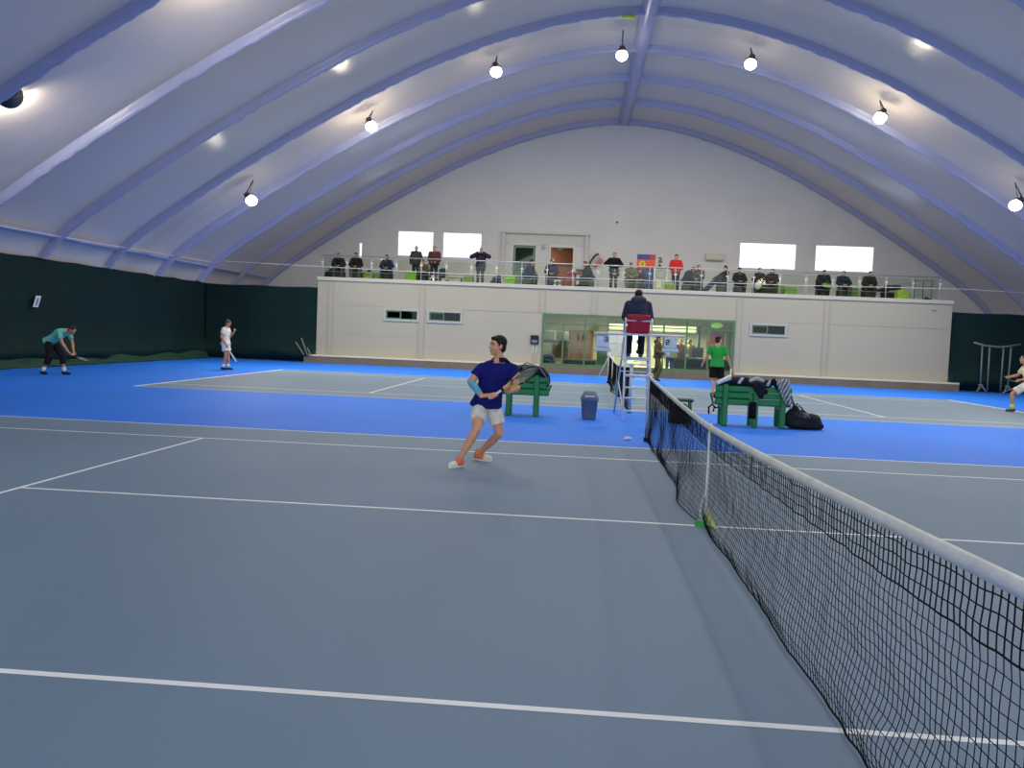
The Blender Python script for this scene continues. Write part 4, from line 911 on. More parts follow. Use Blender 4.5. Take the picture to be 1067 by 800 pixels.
# umpire
ux = at(664, 340, 10.75).x
J = sit(P=(0, .04, .10), C=(0, .03, .43), N=(0, .0, .63), H=(.0, -.03, .775), face=(0, -1, -.12), sr=(-.19, .02, .575), sl=(.19, .02, .575), er=(-.255, -.05, .33), wr=(-.16, -.27, .25), el=(.255, -.05, .33), wl=(.16, -.27, .25), hr=(-.10, .02, .09), kr=(-.13, -.38, .10), ar=(-.13, -.46, -.455), hl=(.10, .02, .09), kl=(.13, -.38, .10), al=(.13, -.46, -.455))
person('umpire in navy padded jacket with fur-trimmed hood, seen from behind on the tall chair', V((ux, 10.76, 1.79)), PI, J, top=(60, 64, 80), bottom=(34, 36, 50), shoes=(44, 62, 130), hair=(28, 24, 22), sk=(190, 140, 112), bulk=.045, lb=.02, vox=.010, hood=(74, 72, 84), k=1.0)
# ------------------------------------------------------------------ odds and ends at the curtains
p = at(38, 314, XC) if False else None
s0 = V((XL+.56, onz(38, 382).y if False else 19.6, 0)); d = _ray(38.5, 314); q = CAM+d*((XL+.5-CAM.x)/d.x)
T = thing('wall_sign', 'small white sign hung on the dark green side curtain', 'sign', q)
def leaning(y0, y1, z0, z1, x0, x1): return [q+V((x, y+.45*(z-.0), z)) for x in (x0, x1) for y, z in ((y0, z0), (y1, z0), (y1, z1), (y0, z1))]
CF = [(0, 3, 2, 1), (4, 5, 6, 7), (0, 1, 5, 4), (1, 2, 6, 5), (2, 3, 7, 6), (3, 0, 4, 7)]
MB().add(leaning(-.13, .13, -.18, .18, -.005, .01), CF).build('plate', mat('sign_white', (206, 212, 222), .5), T)
MB().add(leaning(-.035, .035, -.13, .10, .0105, .016), CF).build('emblem', mat('sign_blue', (70, 100, 150), .5), T)
# white posts stored in front of the right curtain
g = onz(1036, 405); gy_ = YF-.75; gx_ = at(1036, 400, gy_).x; W = metalm((112, 120, 122), .5)
T = thing('net_stand', 'pair of white double-post stands stored against the dark curtain', 'stand', (gx_, gy_, 0))
for dx in (-.62, -.30, .30, .62): MB().tube([(gx_+dx*.9, gy_, .12), (gx_+dx*.95, gy_+.02, 2.05)], .035).build('post', W, T)
MB().tube([(gx_-.95, gy_, 2.12), (gx_-.45, gy_, 2.0), (gx_+.2, gy_, 1.97), (gx_+.95, gy_, 2.12)], .04).build('top_bar', W, T)
for dx in (-.55, .55):
    for sx in (-1, 1): MB().tube([(gx_+dx, gy_, .35), (gx_+dx+sx*.22, gy_-.15, .02)], .03).build('foot', W, T)
    MB().tube([(gx_+dx-.1, gy_, .34), (gx_+dx+.1, gy_, .34)], .03).build('foot_bar', W, T)
hx = at(1054, 395, gy_).x; mb = MB().tube([(hx-.35, gy_-.1, .75), (hx, gy_-.15, .55), (hx+.5, gy_-.1, .62), (hx+.1, gy_-.2, .3), (hx-.4, gy_-.1, .05)], .02, 8)
tag(mb.build('hose', metalm((120, 128, 122), .6), loc=(hx, gy_-.15, 0)), 'pale hose slumped at the foot of the dark curtain beside the stands', 'hose')
for i, (u0, v0, u1, v1, lb) in enumerate(((308, 356, 315, 372, 'pale stick leaning farthest from the pavilion corner'), (314, 352, 319, 370, 'pale stick leaning in the middle by the pavilion corner'), (320, 362, 323, 370, 'short pale stick closest to the pavilion corner'))):
    y = YF-.55; a, b = at(u0, v0, y), at(u1, v1, y); b = b+(b-a)*.15; b.z = max(b.z, .34); b.y = y+.05
    mb = MB().tube([a, b, b+(b-a).normalized()*max(.0, (b.z-.33))], .03, 8); tag(mb.build('stick', metalm((112, 118, 116), .6), loc=b), lb, 'stick')
# black box with a pipe on the pavilion wall
a, b = at(553, 349, YF-.05), at(561, 358.5, YF-.05)
T = thing('wall_box', 'small black box with a pale conduit on the pavilion wall beside the glass front', 'box', ((a.x+b.x)/2, YF, b.z))
MB().rbox((a.x, YF-.10, b.z), (b.x, YF-.002, a.z), .01).build('case', plas((24, 24, 26)), T); MB().rbox((a.x+.05, YF-.106, b.z+.06), (b.x-.06, YF-.10, b.z+.18), .002).build('label_plate', plas((120, 124, 124)), T)
for dx in (.35, .75): MB().tube([(a.x+(b.x-a.x)*dx, YF-.03, .42), (a.x+(b.x-a.x)*dx, YF-.03, b.z)], .018).build('conduit', plas((205, 202, 188)), T)
q = at(973, 322, YF-.05); MB_ = MB().rbox((q.x-.08, YF-.09, q.z-.06), (q.x+.08, YF, q.z+.06), .02); tag(MB_.build('wall_camera', plas((176, 174, 172)), loc=q), 'small pale camera fixed high on the pavilion wall near its far end', 'camera')
# ------------------------------------------------------------------ balcony railing
ZB = 3.86
M_STEEL = metalm((196, 198, 196), .3); M_STEEL.node_tree.nodes['Principled BSDF'].inputs['Metallic'].default_value = .55
RL = thing('balcony_railing', 'steel and glass railing along the front edge of the spectator balcony', 'railing', (1, YF+.1, ZB))
ry_ = YF+.08; zr = ZB+1.02; x = -12.82; px = []
while x < 14.5: px.append(x); x += 1.134
for x in px:
    o = MB().tube([(x, ry_, ZB), (x, ry_, zr-.03)], .022, 8).build('post', M_STEEL, RL)
    MB().rbox((x-.07, ry_-.035, ZB+.70), (x+.07, ry_+.01, ZB+.75), .01).rbox((x-.06, ry_-.04, ZB), (x+.06, ry_+.04, ZB+.03), .01).build('bracket', metalm((225, 225, 220), .25), o)
MB().tube([(px[0]-.03, ry_, zr), (px[-1]+.03, ry_, zr)], .026, 8).build('handrail', M_STEEL, RL)
MB().tube([(px[0], ry_, ZB+.30), (px[-1], ry_, ZB+.30)], .009, 6).build('rail_bar', M_STEEL, RL)
for i, (xa, xb) in enumerate(zip(px, px[1:])):
    MB().box((xa+.07, ry_-.004, ZB+.10), (xb-.07, ry_+.004, zr-.10)).build('glass_panel', glass_mat('rail_glass', (244, 248, 240), .02), RL)
for s_, xx in ((0, px[0]), (1, px[-1])):
    MB().tube([(xx, ry_, zr), (xx, YB-.1, zr)], .024, 8).build('handrail', M_STEEL, RL)
    for yy in (33.2, 34.9, 36.6): MB().tube([(xx, yy, ZB), (xx, yy, zr)], .02, 8).build('post', M_STEEL, RL)
# ------------------------------------------------------------------ spectators and their seats
M_POUF = cloth((138, 170, 84)); M_POUFD = cloth((72, 78, 62))
def cube_seat(x, y, label, m=None, w=.44, h=.42, group=None):
    T = thing('cube_seat', label, 'seat', (x, y, ZB), 0, group)
    MB().rbox((x-w/2, y-.22, ZB+.03), (x+w/2, y+.22, ZB+h), .035).build('cushion', m or M_POUF, T)
    for sx in (-1, 1):
        for sy in (-1, 1): MB().rbox((x+sx*(w/2-.06)-.025, y+sy*.16-.025, ZB), (x+sx*(w/2-.06)+.025, y+sy*.16+.025, ZB+.05), .006).build('foot', plas((30, 30, 30)), T)
    return T
NAVY, BLK, GRY, DGR = (38, 42, 66), (30, 30, 33), (92, 94, 92), (52, 54, 56)
LAP = dict(C=(0, -.06, .82), N=(0, -.14, 1.0), H=(0, -.22, 1.13), sr=(-.18, -.11, .945), sl=(.18, -.11, .945), er=(-.27, -.20, .70), wr=(-.08, -.40, .62), el=(.27, -.20, .70), wl=(.08, -.40, .62), kr=(-.20, -.38, .5), kl=(.20, -.38, .5), ar=(-.18, -.36, .085), al=(.18, -.36, .085), face=(0, -1, -.3))
def seated(u, label, rz=0, y=32.75, seatc=None, dz=0, J=None, **k):
    x = at(u, 285, y).x; L = V((x, y, ZB)); JJ = dict(LAP); JJ.update(J or {}); rnd = random.Random(int(u)); jx, jy, jz = rnd.uniform(-.05, .05), rnd.uniform(-.05, .06), rnd.uniform(-.03, .03)
    JJ.update({q: V(JJ[q])+V((jx*f, jy*f, jz*f)) for q, f in (('C', .5), ('N', 1), ('sr', 1), ('sl', 1), ('H', 1.15), ('wr', .6), ('er', .6))})
    if not (J and 'face' in J): JJ['face'] = (rnd.uniform(-.5, .5), -1, rnd.uniform(-.4, 0))
    cube_seat(x-math.sin(rz)*-.02, y+.03, 'cube seat under the '+label.split(' seated')[0].replace('spectator ', 'spectator ')[:60], M_POUFD if seatc is None else seatc)
    k.setdefault('vox', .0135); k.setdefault('bulk', .035); k.setdefault('lb', .02)
    return person(label, L, rz, sit(**JJ), face=False, **k)
def standing(u, label, rz=0, y=33.1, J=None, **k):
    x = at(u, 285, y).x; k.setdefault('vox', .0135); k.setdefault('bulk', .035)
    return person(label, V((x, y, ZB)), rz, stand(**(J or {})), face=False, **k)
def soft(name, label, cat, u, y, parts, m, z=ZB, extra=None):
    L = V((at(u, 288, y).x, y, z)); T = thing(name, label, cat, L); mb = MB()
    for a, ra, b, rb in parts: mb.capsule(L+V(a), ra, L+V(b), rb)
    blob('body', mb, m, T, .018)
    if extra: extra(T, L)
    return T
def carry_loop(T, L): MB().tube([L+V((-.06, -.1, .46)), L+V((0, -.1, .54)), L+V((.06, -.1, .46))], .012, 6).build('strap', cloth((20, 20, 22)), T)
soft('sports_bag', 'black sports bag at the far end of the balcony beside the first seated spectator', 'bag', 343.5, 32.5, [((-.12, 0, .12), .13, (.12, 0, .12), .13), ((-.10, 0, .25), .13, (.1, 0, .28), .12), ((0, 0, .36), .1, (.04, 0, .4), .08)], M_BAG, extra=carry_loop)
seated(354, 'spectator in black jacket and grey trousers seated beside the black sports bag', top=(36, 38, 38), bottom=(84, 88, 84), hair=(96, 84, 74), J=dict(face=(0, -1, -.4)))
seated(372, 'dark-haired spectator in open black jacket and grey trousers seated near the slit of light', top=BLK, bottom=(98, 98, 94), hair=(26, 22, 20), J=dict(face=(0, -1, -.5)))
cube_seat(at(384, 285, 33.0).x, 33.0, 'free green cube seat carrying a black cap, near the balcony end'); cube_seat(at(392, 285, 33.3).x, 33.3, 'free green cube seat just right of the one with the black cap')
soft('cap', 'black cap lying on a free green cube seat', 'cap', 385, 32.95, [((-.1, 0, .02), .05, (.1, 0, .02), .05), ((-.04, -.02, .05), .05, (.05, -.02, .05), .05)], M_BAG, z=ZB+.42)
seated(404, 'long-haired spectator in navy coat seated left of the first lit window', top=NAVY, bottom=(48, 56, 76), hair=(44, 34, 30), hstyle='long')
cube_seat(at(429, 285, 32.5).x, 32.5, 'bright green cube seat in front of the standing grey-haired spectator', cloth((128, 182, 70)), .5, .46)
standing(433, 'grey-haired spectator in dark coat standing against the first lit window', rz=.5, y=33.3, top=(58, 58, 62), bottom=(44, 44, 50), hair=(168, 166, 160), J=dict(wl=(.2, -.24, 1.02), el=(.27, 0, 1.12)))
seated(442, 'small spectator in olive top seated between the two standing ones', top=(84, 90, 60), bottom=(40, 44, 62), hair=(46, 36, 30), k=.82, y=32.6)
standing(452, 'broad spectator in maroon and dark jacket standing before the window gap', y=33.2, top=(84, 50, 52), bottom=(42, 44, 58), hair=(132, 104, 88), wide=1.15, bulk=.05, J=dict(face=(.4, -1, -.3), wr=(-.1, -.28, 1.0), wl=(.12, -.28, 1.0)))
# pushchair by the low bench
L = V((at(461.5, 288, 33.0).x, 33.0, ZB)); T = thing('pushchair', 'small pale and navy pushchair beside the low green bench on the balcony', 'pushchair', L)
for sx in (-1, 1):
    MB().tube([L+V((sx*.2, -.25, .1)), L+V((sx*.2, .1, .5)), L+V((sx*.2, .3, .95))], .014).build('frame_tube', metalm((190, 190, 190)), T); MB().tube([L+V((sx*.2, .28, .1)), L+V((sx*.2, .0, .5))], .014).build('frame_tube', metalm((190, 190, 190)), T)
    for yy in (-.25, .28): MB().tube([L+V((sx*.22, yy+.08*math.cos(q), .09+.08*math.sin(q))) for q in [2*PI*j/16 for j in range(16)]], .018, 8, loop=True).build('wheel', plas((40, 40, 44)), T)
blob('seat_shell', MB().capsule(L+V((-.08, -.02, .42)), .13, L+V((.08, -.02, .42)), .13).capsule(L+V((-.08, .12, .62)), .12, L+V((.08, .12, .62)), .12), cloth((62, 66, 96)), T, .018)
bx = at(470, 288, 33.2).x; T = thing('low_bench', 'low pale green bench behind the pushchair on the balcony', 'bench', (bx, 33.2, ZB)); MB().rbox((bx-.6, 33.0, ZB+.30), (bx+.6, 33.4, ZB+.36), .012).build('seat', plas((176, 190, 128)), T)
for sx in (-1, 1): MB().rbox((bx+sx*.5-.03, 33.05, ZB), (bx+sx*.5+.03, 33.35, ZB+.31), .01).build('leg', metalm((60, 62, 60)), T)
cube_seat(at(489, 285, 32.6).x, 32.6, 'dull green cube seat just left of the spectator filming in a dark coat', cloth((122, 150, 60)))
r_, JJ = standing(500.5, 'spectator in long dark coat standing with both elbows raised to the face', y=33.2, top=(46, 42, 62), bottom=(62, 62, 70), hair=(92, 76, 64), bulk=.055, wide=1.08, J=dict(face=(.3, -1, 0), er=(-.44, -.08, 1.32), wr=(-.09, -.24, 1.50), el=(.40, -.1, 1.34), wl=(.09, -.24, 1.50)))
L = V(r_.location); C_, H_ = V(JJ['C']), V(JJ['P']); cb = MB().cone(V((0, 0, 1.1)), .205, V((0, 0, .70)), .235, 20); blob('coat_skirt', cb, cloth((46, 42, 62)), r_, .0135)
soft('backpack', 'black backpack standing alone on the balcony right of the filming spectator', 'bag', 517, 32.6, [((-.16, 0, .12), .12, (.14, 0, .12), .12), ((-.06, 0, .3), .12, (.12, 0, .32), .12), ((.08, 0, .42), .08, (.14, 0, .42), .08)], M_BAG, extra=carry_loop)
cube_seat(at(532, 285, 32.6).x, 32.6, 'bright green cube seat in front of the green-framed door', cloth((130, 182, 72)), .46, .46)
seated(549.5, 'spectator in navy jacket seated in profile before the green-framed door', rz=1.15, top=(40, 46, 84), bottom=(38, 42, 70), hair=(30, 26, 24), J=dict(C=(0, -.04, .83), N=(0, -.1, 1.02), H=(0, -.17, 1.15)))
r_, _ = seated(575, 'spectator in navy jacket and white cap seated before the brown doorway', top=NAVY, bottom=(44, 46, 62), hair=(40, 32, 28), J=dict(face=(0, -1, -.45)))
MB().ell((0, -.07, 1.245), (.094, .108, .062)).loft([[V((.08*math.cos(q), -.12-.12*abs(math.sin(q)), 1.225+dz)) for q in [PI*j/10 for j in range(11)]] for dz in (0, .012)], caps=False).build('cap', cloth((236, 234, 226)), r_)
w = V((at(581, 288, 32.2).x, 32.25, ZB)); soft('tote_bag', 'white and blue tote bag beside the spectator in the white cap', 'bag', 581, 32.25, [((-.10, 0, .09), .08, (.10, 0, .09), .08), ((-.10, 0, .28), .07, (.1, 0, .28), .07)], cloth((216, 216, 222)), extra=lambda T, L: (MB().rbox(L+V((-.06, -.095, .10)), L+V((.07, -.07, .28)), .01).build('print', cloth((70, 84, 140)), T), carry_loop(T, L)))
# red round tables
def round_table(u, y, r, h, label):
    x = at(u, 288, y).x; T = thing('round_table', label, 'table', (x, y, ZB)); R = plas((196, 66, 76), .4)
    ring = lambda q, z: [V((x+q*math.cos(2*PI*j/28), y+q*math.sin(2*PI*j/28), ZB+z)) for j in range(28)]
    MB().loft([ring(r*.9, h-.10), ring(r, h-.08), ring(r, h-.01), ring(r*.97, h)]).build('table_top', R, T); MB().tube([(x, y, ZB+.02), (x, y, ZB+h-.09)], .04).build('column', metalm((170, 96, 84)), T); MB().loft([ring(.24, 0), ring(.22, .03), ring(.05, .06)]).build('foot', metalm((120, 90, 84)), T)
round_table(588, 33.2, .40, .62, 'lower red round table on the balcony before the brown doorway'); round_table(599, 32.9, .36, .76, 'taller red round table with a rounded top beside the lower one')
cx_ = at(604, 288, 33.4).x; T = thing('cafe_chair', 'dark slim chair behind the taller red round table', 'chair', (cx_, 33.5, ZB))
for sx in (-1, 1): MB().tube([(cx_+sx*.17, 33.7, ZB), (cx_+sx*.17, 33.7, ZB+.98)], .014).build('leg', metalm((60, 60, 58)), T); MB().tube([(cx_+sx*.17, 33.34, ZB), (cx_+sx*.17, 33.34, ZB+.45)], .014).build('leg', metalm((60, 60, 58)), T)
MB().rbox((cx_-.2, 33.32, ZB+.45), (cx_+.2, 33.72, ZB+.49), .012).build('seat', plas((52, 56, 50)), T); MB().rbox((cx_-.18, 33.69, ZB+.75), (cx_+.18, 33.715, ZB+.97), .008).build('backrest', plas((52, 56, 50)), T)
seated(615, 'spectator in black and grey jacket seated in profile below the curved dark pole', rz=-1.25, top=(44, 44, 46), bottom=BLK, hair=(84, 66, 52))
soft('sports_bag', 'flat black bag at the feet of the spectator below the curved pole', 'bag', 607, 32.2, [((-.22, 0, .08), .08, (.2, 0, .08), .08), ((-.06, 0, .2), .1, (.18, 0, .2), .1), ((.1, 0, .3), .06, (.16, 0, .3), .06)], M_BAG, extra=lambda T, L: MB().tube([L+V((-.2, -.06, .14)), L+V((-.05, -.08, .32)), L+V((.1, -.06, .34))], .012, 6).build('strap', cloth((20, 20, 22)), T))
y = YB-.25; a, b, c = at(614, 277, y), at(618, 269, y), at(624, 264.5, y)
T = thing('curved_pole', 'dark curved pole with a reddish streamer against the pale back wall', 'pole', V((a.x-.1, y, ZB))); MB().tube([V((a.x-.25, y, ZB)), a, lerp(a, b, .5)+V((-.03, 0, .02)), b, lerp(b, c, .5)+V((-.03, 0, .05)), c], .05, 8).build('rod', plas((46, 40, 44)), T)
MB().loft([[lerp(a, c, t)+V((.12, .05, -.12-.05*math.sin(t*7))), lerp(a, c, t)+V((.28, .05, -.26+.06*math.sin(t*5)))] for t in (.2, .4, .6, .8, .95)], 0, False, True, False).build('streamer', cloth((206, 140, 128)), T, solid=.01)
r_, JJ = standing(639.5, 'spectator all in black standing with a satchel right of the curved pole', y=33.1, top=(24, 24, 27), bottom=(24, 24, 28), hair=(34, 28, 26), bulk=.045, wide=1.08, J=dict(er=(-.40, .02, 1.22), wr=(-.14, -.24, 1.12), el=(.36, .02, 1.18), wl=(.12, -.25, 1.12)))
L = V((at(640, 288, 32.8).x, 32.83, ZB)); T = thing('satchel', 'black satchel with a grey emblem held before the spectator all in black', 'bag', L+V((0, 0, .62)))
blob('body', MB().capsule(L+V((-.15, 0, .72)), .09, L+V((.15, 0, .72)), .09).capsule(L+V((-.15, 0, .90)), .085, L+V((.15, 0, .90)), .085), M_BAG, T, .016); MB().tube([L+V((-.15, .02, .96)), L+V((-.1, .05, 1.2)), L+V((.1, .05, 1.2)), L+V((.15, .02, .96))], .012, 6).build('strap', cloth((22, 22, 24)), T)
MB().add([L+V((-.03, -.092, .84)), L+V((.03, -.092, .84)), L+V((.025, -.092, .93)), L+V((-.01, -.092, .96)), L+V((-.09, -.095, .70)), L+V((.09, -.095, .70)), L+V((.09, -.095, .78)), L+V((-.09, -.095, .78))], [(0, 1, 2, 3), (4, 5, 6, 7)]).build('emblem', cloth((160, 162, 166)), T)
r_, _ = seated(658, 'spectator in olive clothes and white headband seated left of the blue banner', top=(108, 108, 78), bottom=(100, 102, 78), hair=(38, 30, 26), J=dict(kr=(-.26, -.36, .5), ar=(-.2, -.4, .085), kl=(.26, -.36, .5), al=(.2, -.4, .085)))
MB().loft([[V((.091*math.cos(2*PI*j/20), -.075+.107*math.sin(2*PI*j/20), 1.205+dz)) for j in range(20)] for dz in (0, .035)], 0, False).build('headband', cloth((232, 232, 228)), r_)
seated(667.5, 'child in navy jacket seated between the olive spectator and the blue banner', top=(48, 52, 74), bottom=(66, 68, 78), hair=(40, 34, 34), k=.80, y=32.7)
# roll-up banner
y = 34.0; a, b = at(664, 265, y), at(682, 292, y); x0, x1 = a.x, b.x; zt_ = at(673, 265, y).z
T = thing('roll_up_banner', 'blue roll-up banner with an orange stripe and yellow disc on the balcony', 'banner', ((x0+x1)/2, y, ZB)); p_ = MB().box((x0, y-.006, ZB+.06), (x1, y+.006, zt_)).build('panel', mat('banner_blue', (58, 76, 140), .6, vary=.12, scale=5), T)
zz = lambda t: ZB+.06+(zt_-ZB-.06)*t; w = x1-x0
MB().box((x0, y-.012, zz(.62)), (x1, y-.0065, zz(.86))).build('stripe', mat('banner_orange', (214, 96, 56), .6, vary=.08, scale=6), p_); MB().box((x0+w*.7, y-.012, zz(.86)), (x1, y-.0065, zz(1))).build('corner', mat('banner_red', (170, 66, 60), .6), p_)
ring = lambda r, yy: [V((x0+w*.30+r*math.cos(2*PI*j/24), yy, zz(.74)+r*math.sin(2*PI*j/24))) for j in range(24)]
MB().loft([ring(.15, y-.018), ring(.15, y-.0125)]).loft([ring(.07, y-.022), ring(.07, y-.018)], 1).build('disc', [mat('banner_yellow', (226, 196, 66), .6), mat('banner_green', (120, 150, 80), .6)], p_)
MB().rbox((x0-.03, y-.1, ZB), (x1+.03, y+.1, ZB+.07), .02).build('cassette', metalm((180, 180, 180)), T)
# tall white stand with a plant
y = 32.7; sx0, sx1 = at(682, 280, y).x, at(695, 280, y).x; zt_ = at(689, 278.5, y).z; T = thing('display_stand', 'tall white framed stand with a round ring, right of the blue banner', 'stand', ((sx0+sx1)/2, y, ZB)); W = metalm((228, 230, 224))
MB().rbox((sx0-.04, y-.2, zt_-.04), (sx1+.04, y+.2, zt_), .01).build('top_board', W, T)
for x in (sx0, sx1):
    for yy in (-.16, .16): MB().tube([(x, y+yy, ZB), (x, y+yy, zt_-.03)], .016).build('leg', W, T)
MB().rbox((sx0-.02, y-.18, ZB+.10), (sx1+.02, y+.18, ZB+.13), .008).build('shelf', W, T)
MB().tube([((sx0+sx1)/2+.22*math.cos(q), y-.19, zt_-.32+.18*math.sin(q)) for q in [2*PI*j/24 for j in range(24)]], .014, 8, loop=True).build('ring', metalm((120, 132, 130)), T)
MB().rbox((sx0+.08, y-.17, ZB+.14), (sx0+.34, y+.10, ZB+.52), .02).build('crate', cloth((206, 214, 172)), T)
L = V((at(687.5, 275, y).x, y, zt_)); T = thing('potted_plant', 'small dark bushy plant in a pot on top of the tall white stand', 'plant', L)
MB().loft([[L+V((r*math.cos(2*PI*j/16), r*math.sin(2*PI*j/16), z)) for j in range(16)] for r, z in ((.05, 0), (.075, .1), (.08, .11))]).build('pot', plas((86, 70, 66)), T); MB().tube([L+V((0, 0, .1)), L+V((0, 0, .24))], .012).build('stem', cloth((60, 52, 44)), T)
fm = MB()
for i in range(110):
    q = random.random()*2*PI; h = random.random(); r = .15*math.sqrt(random.random())*(1-.5*h); c = L+V((r*math.cos(q), r*math.sin(q), .20+.24*h)); d = V((random.uniform(-1, 1), random.uniform(-1, 1), random.uniform(-.3, 1))).normalized(); e, g_ = frame_of(d)
    fm.add([c-e*.022, c+d*.035, c+e*.022, c-d*.035], [(0, 1, 2, 3)])
fm.build('foliage', mat('leaf_dark', (74, 46, 52), .6, vary=.3, scale=30), T)
cube_seat(at(698, 288, 32.6).x, 32.6, 'small mottled green cube seat at the foot of the tall white stand', cloth((140, 168, 84)), .4, .44)
standing(704, 'spectator in red top and black trousers standing right of the tall white stand', y=33.0, top=(200, 46, 44), bottom=(34, 34, 38), hair=(38, 30, 28), bulk=.035, wide=1.05, J=dict(face=(0, -1, -.35), er=(-.27, -.0, 1.14), wr=(-.12, -.24, 1.02), el=(.27, 0, 1.14), wl=(.12, -.24, 1.02)))
seated(716, 'bulky spectator in dark blue jacket leaning over beside the red-topped one', rz=1.1, top=(38, 42, 54), bottom=(30, 32, 40), hair=(40, 36, 32), wide=1.15, bulk=.06, J=dict(C=(0, -.10, .80), N=(0, -.24, .96), H=(0, -.34, 1.06), sr=(-.18, -.2, .92), sl=(.18, -.2, .92), wr=(-.1, -.42, .56), wl=(.1, -.42, .56), face=(0, -.8, -.6)))
seated(728, 'dark-haired spectator in grey jacket seated next to the bulky leaning one', rz=-.4, top=(84, 84, 84), bottom=(72, 74, 70), hair=(28, 24, 22))
seated(753, 'spectator in dark jacket reclining in profile with legs stretched out', rz=-1.3, top=(46, 44, 38), bottom=(38, 42, 64), hair=(44, 36, 30), J=dict(C=(0, .12, .80), N=(0, .18, 1.0), H=(0, .15, 1.15), sr=(-.18, .18, .95), sl=(.18, .18, .95), kr=(-.12, -.42, .52), ar=(-.12, -.78, .2), kl=(.12, -.42, .52), al=(.12, -.80, .12)))
# low table in front of the reclining one
tx = at(765, 290, 32.4).x; T = thing('low_table', 'thin dark low table beside the reclining spectator', 'table', (tx, 32.4, ZB)); MB().rbox((tx-.55, 32.2, ZB+.50), (tx+.55, 32.6, ZB+.53), .01).build('table_top', plas((58, 56, 54)), T)
for sx in (-1, 1):
    for sy in (-1, 1): MB().tube([(tx+sx*.5, 32.4+sy*.16, ZB), (tx+sx*.5, 32.4+sy*.16, ZB+.51)], .014).build('leg', metalm((70, 70, 70)), T)
seated(770.5, 'spectator in dark jacket seated hunched below the left edge of the wide window', top=(54, 50, 52), bottom=(44, 46, 60), hair=(56, 46, 42), y=33.1, J=dict(H=(0, -.12, 1.14), face=(0, -1, -.6)))
seated(790.5, 'spectator in brown-black jacket with a round white bag on the lap', top=(62, 54, 52), bottom=(70, 66, 66), hair=(64, 50, 44))
L = V((at(790, 300, 32.2).x, 32.27, ZB+.42)); T = thing('round_bag', 'round white bag in front of the spectator in brown-black jacket', 'bag', L); MB().ell(L+V((0, 0, .0)), (.15, .10, .17), None, 20, 14).build('body', cloth((238, 232, 218)), T); MB().tube([L+V((-.08, 0, .15)), L+V((0, 0, .26)), L+V((.08, 0, .15))], .01, 6).build('handle', cloth((220, 214, 200)), T)
seated(805, 'long-haired spectator in brown coat seated right of the round white bag', rz=-.3, top=(70, 60, 58), bottom=(74, 66, 62), hair=(74, 56, 48), hstyle='long')
cube_seat(at(813.5, 285, 32.7).x, 32.7, 'narrow dull green seat beside the long-haired spectator in brown', cloth((128, 156, 84)), .30, .5)
cube_seat(at(824, 285, 32.5).x, 32.5, 'wide green cube seat alone right of the wide window end', cloth((124, 164, 78)), .56, .42)
seated(857, 'broad spectator in black jacket seated at the left end of the right group', top=(40, 42, 48), bottom=(36, 38, 44), hair=(60, 48, 42), wide=1.25, bulk=.06)
soft('soft_bag', 'green soft bag on the knees of the broad spectator', 'bag', 862.5, 32.25, [((-.16, 0, .56), .07, (.16, 0, .54), .07), ((-.1, 0, .5), .06, (.2, 0, .46), .06)], cloth((126, 172, 76)), extra=lambda T, L: MB().tube([L+V((-.14, -.04, .6)), L+V((0, -.06, .72)), L+V((.14, -.04, .6))], .01, 6).build('handle', cloth((96, 140, 60)), T))
seated(879, 'spectator in plain navy jacket seated in the middle of the right group', top=(44, 48, 66), bottom=(84, 82, 80), hair=(66, 52, 46))
cube_seat(at(891.5, 285, 32.6).x, 32.6, 'dark green cube seat between the two rightmost seated spectators', cloth((96, 128, 66)), .40, .48)
seated(905, 'spectator in dark brown jacket with beard seated last on the right', top=(52, 44, 42), bottom=(62, 58, 50), hair=(40, 32, 28), wide=1.1, bulk=.05)
soft('coat_heap', 'heap of dark coats lying over seats near the right balcony end', 'coats', 929, 32.9, [((-.55, 0, .44), .07, (-.1, 0, .55), .12), ((-.2, 0, .56), .13, (.35, 0, .60), .11), ((-.3, .1, .3), .12, (.3, .1, .3), .12), ((-.3, .1, .12), .12, (.3, .1, .12), .12)], cloth((48, 46, 52)), extra=lambda T, L: MB().capsule(L+V((.2, -.12, .62)), .06, L+V((.42, -.14, .42)), .045).build('sleeve', cloth((58, 56, 62)), T))
cube_seat(at(941, 285, 32.4).x, 32.4, 'vivid yellow-green cube seat in front of the dark coat heap', cloth((168, 204, 74)), .50, .46)
y = 33.6; a, b = at(953, 300, y).x, at(971, 300, y).x; T = thing('rack', 'grey frame of upright posts at the right end of the balcony', 'rack', ((a+b)/2, y, ZB))
for x in (a, (a+b)/2, b): MB().tube([(x, y, ZB), (x, y, ZB+1.05)], .022, 8).build('post', metalm((110, 112, 112)), T)
for z in (.75, 1.02): MB().tube([(a-.1, y, ZB+z), (b+.1, y, ZB+z)], .014, 8).build('bar', metalm((140, 140, 140)), T)
for x in (a, b): MB().tube([(x, y-.25, ZB+.02), (x, y+.25, ZB+.02)], .02, 8).build('foot', metalm((110, 112, 112)), T)
soft('shoe_bag', 'small black bag on the balcony floor at the very right end', 'bag', 967.5, 32.0, [((-.10, 0, .06), .07, (.1, 0, .06), .07), ((-.05, 0, .11), .06, (.05, 0, .1), .05)], M_BAG, extra=lambda T, L: MB().tube([L+V((-.05, 0, .15)), L+V((0, 0, .2)), L+V((.05, 0, .15))], .008, 6).build('strap', cloth((20, 20, 22)), T))
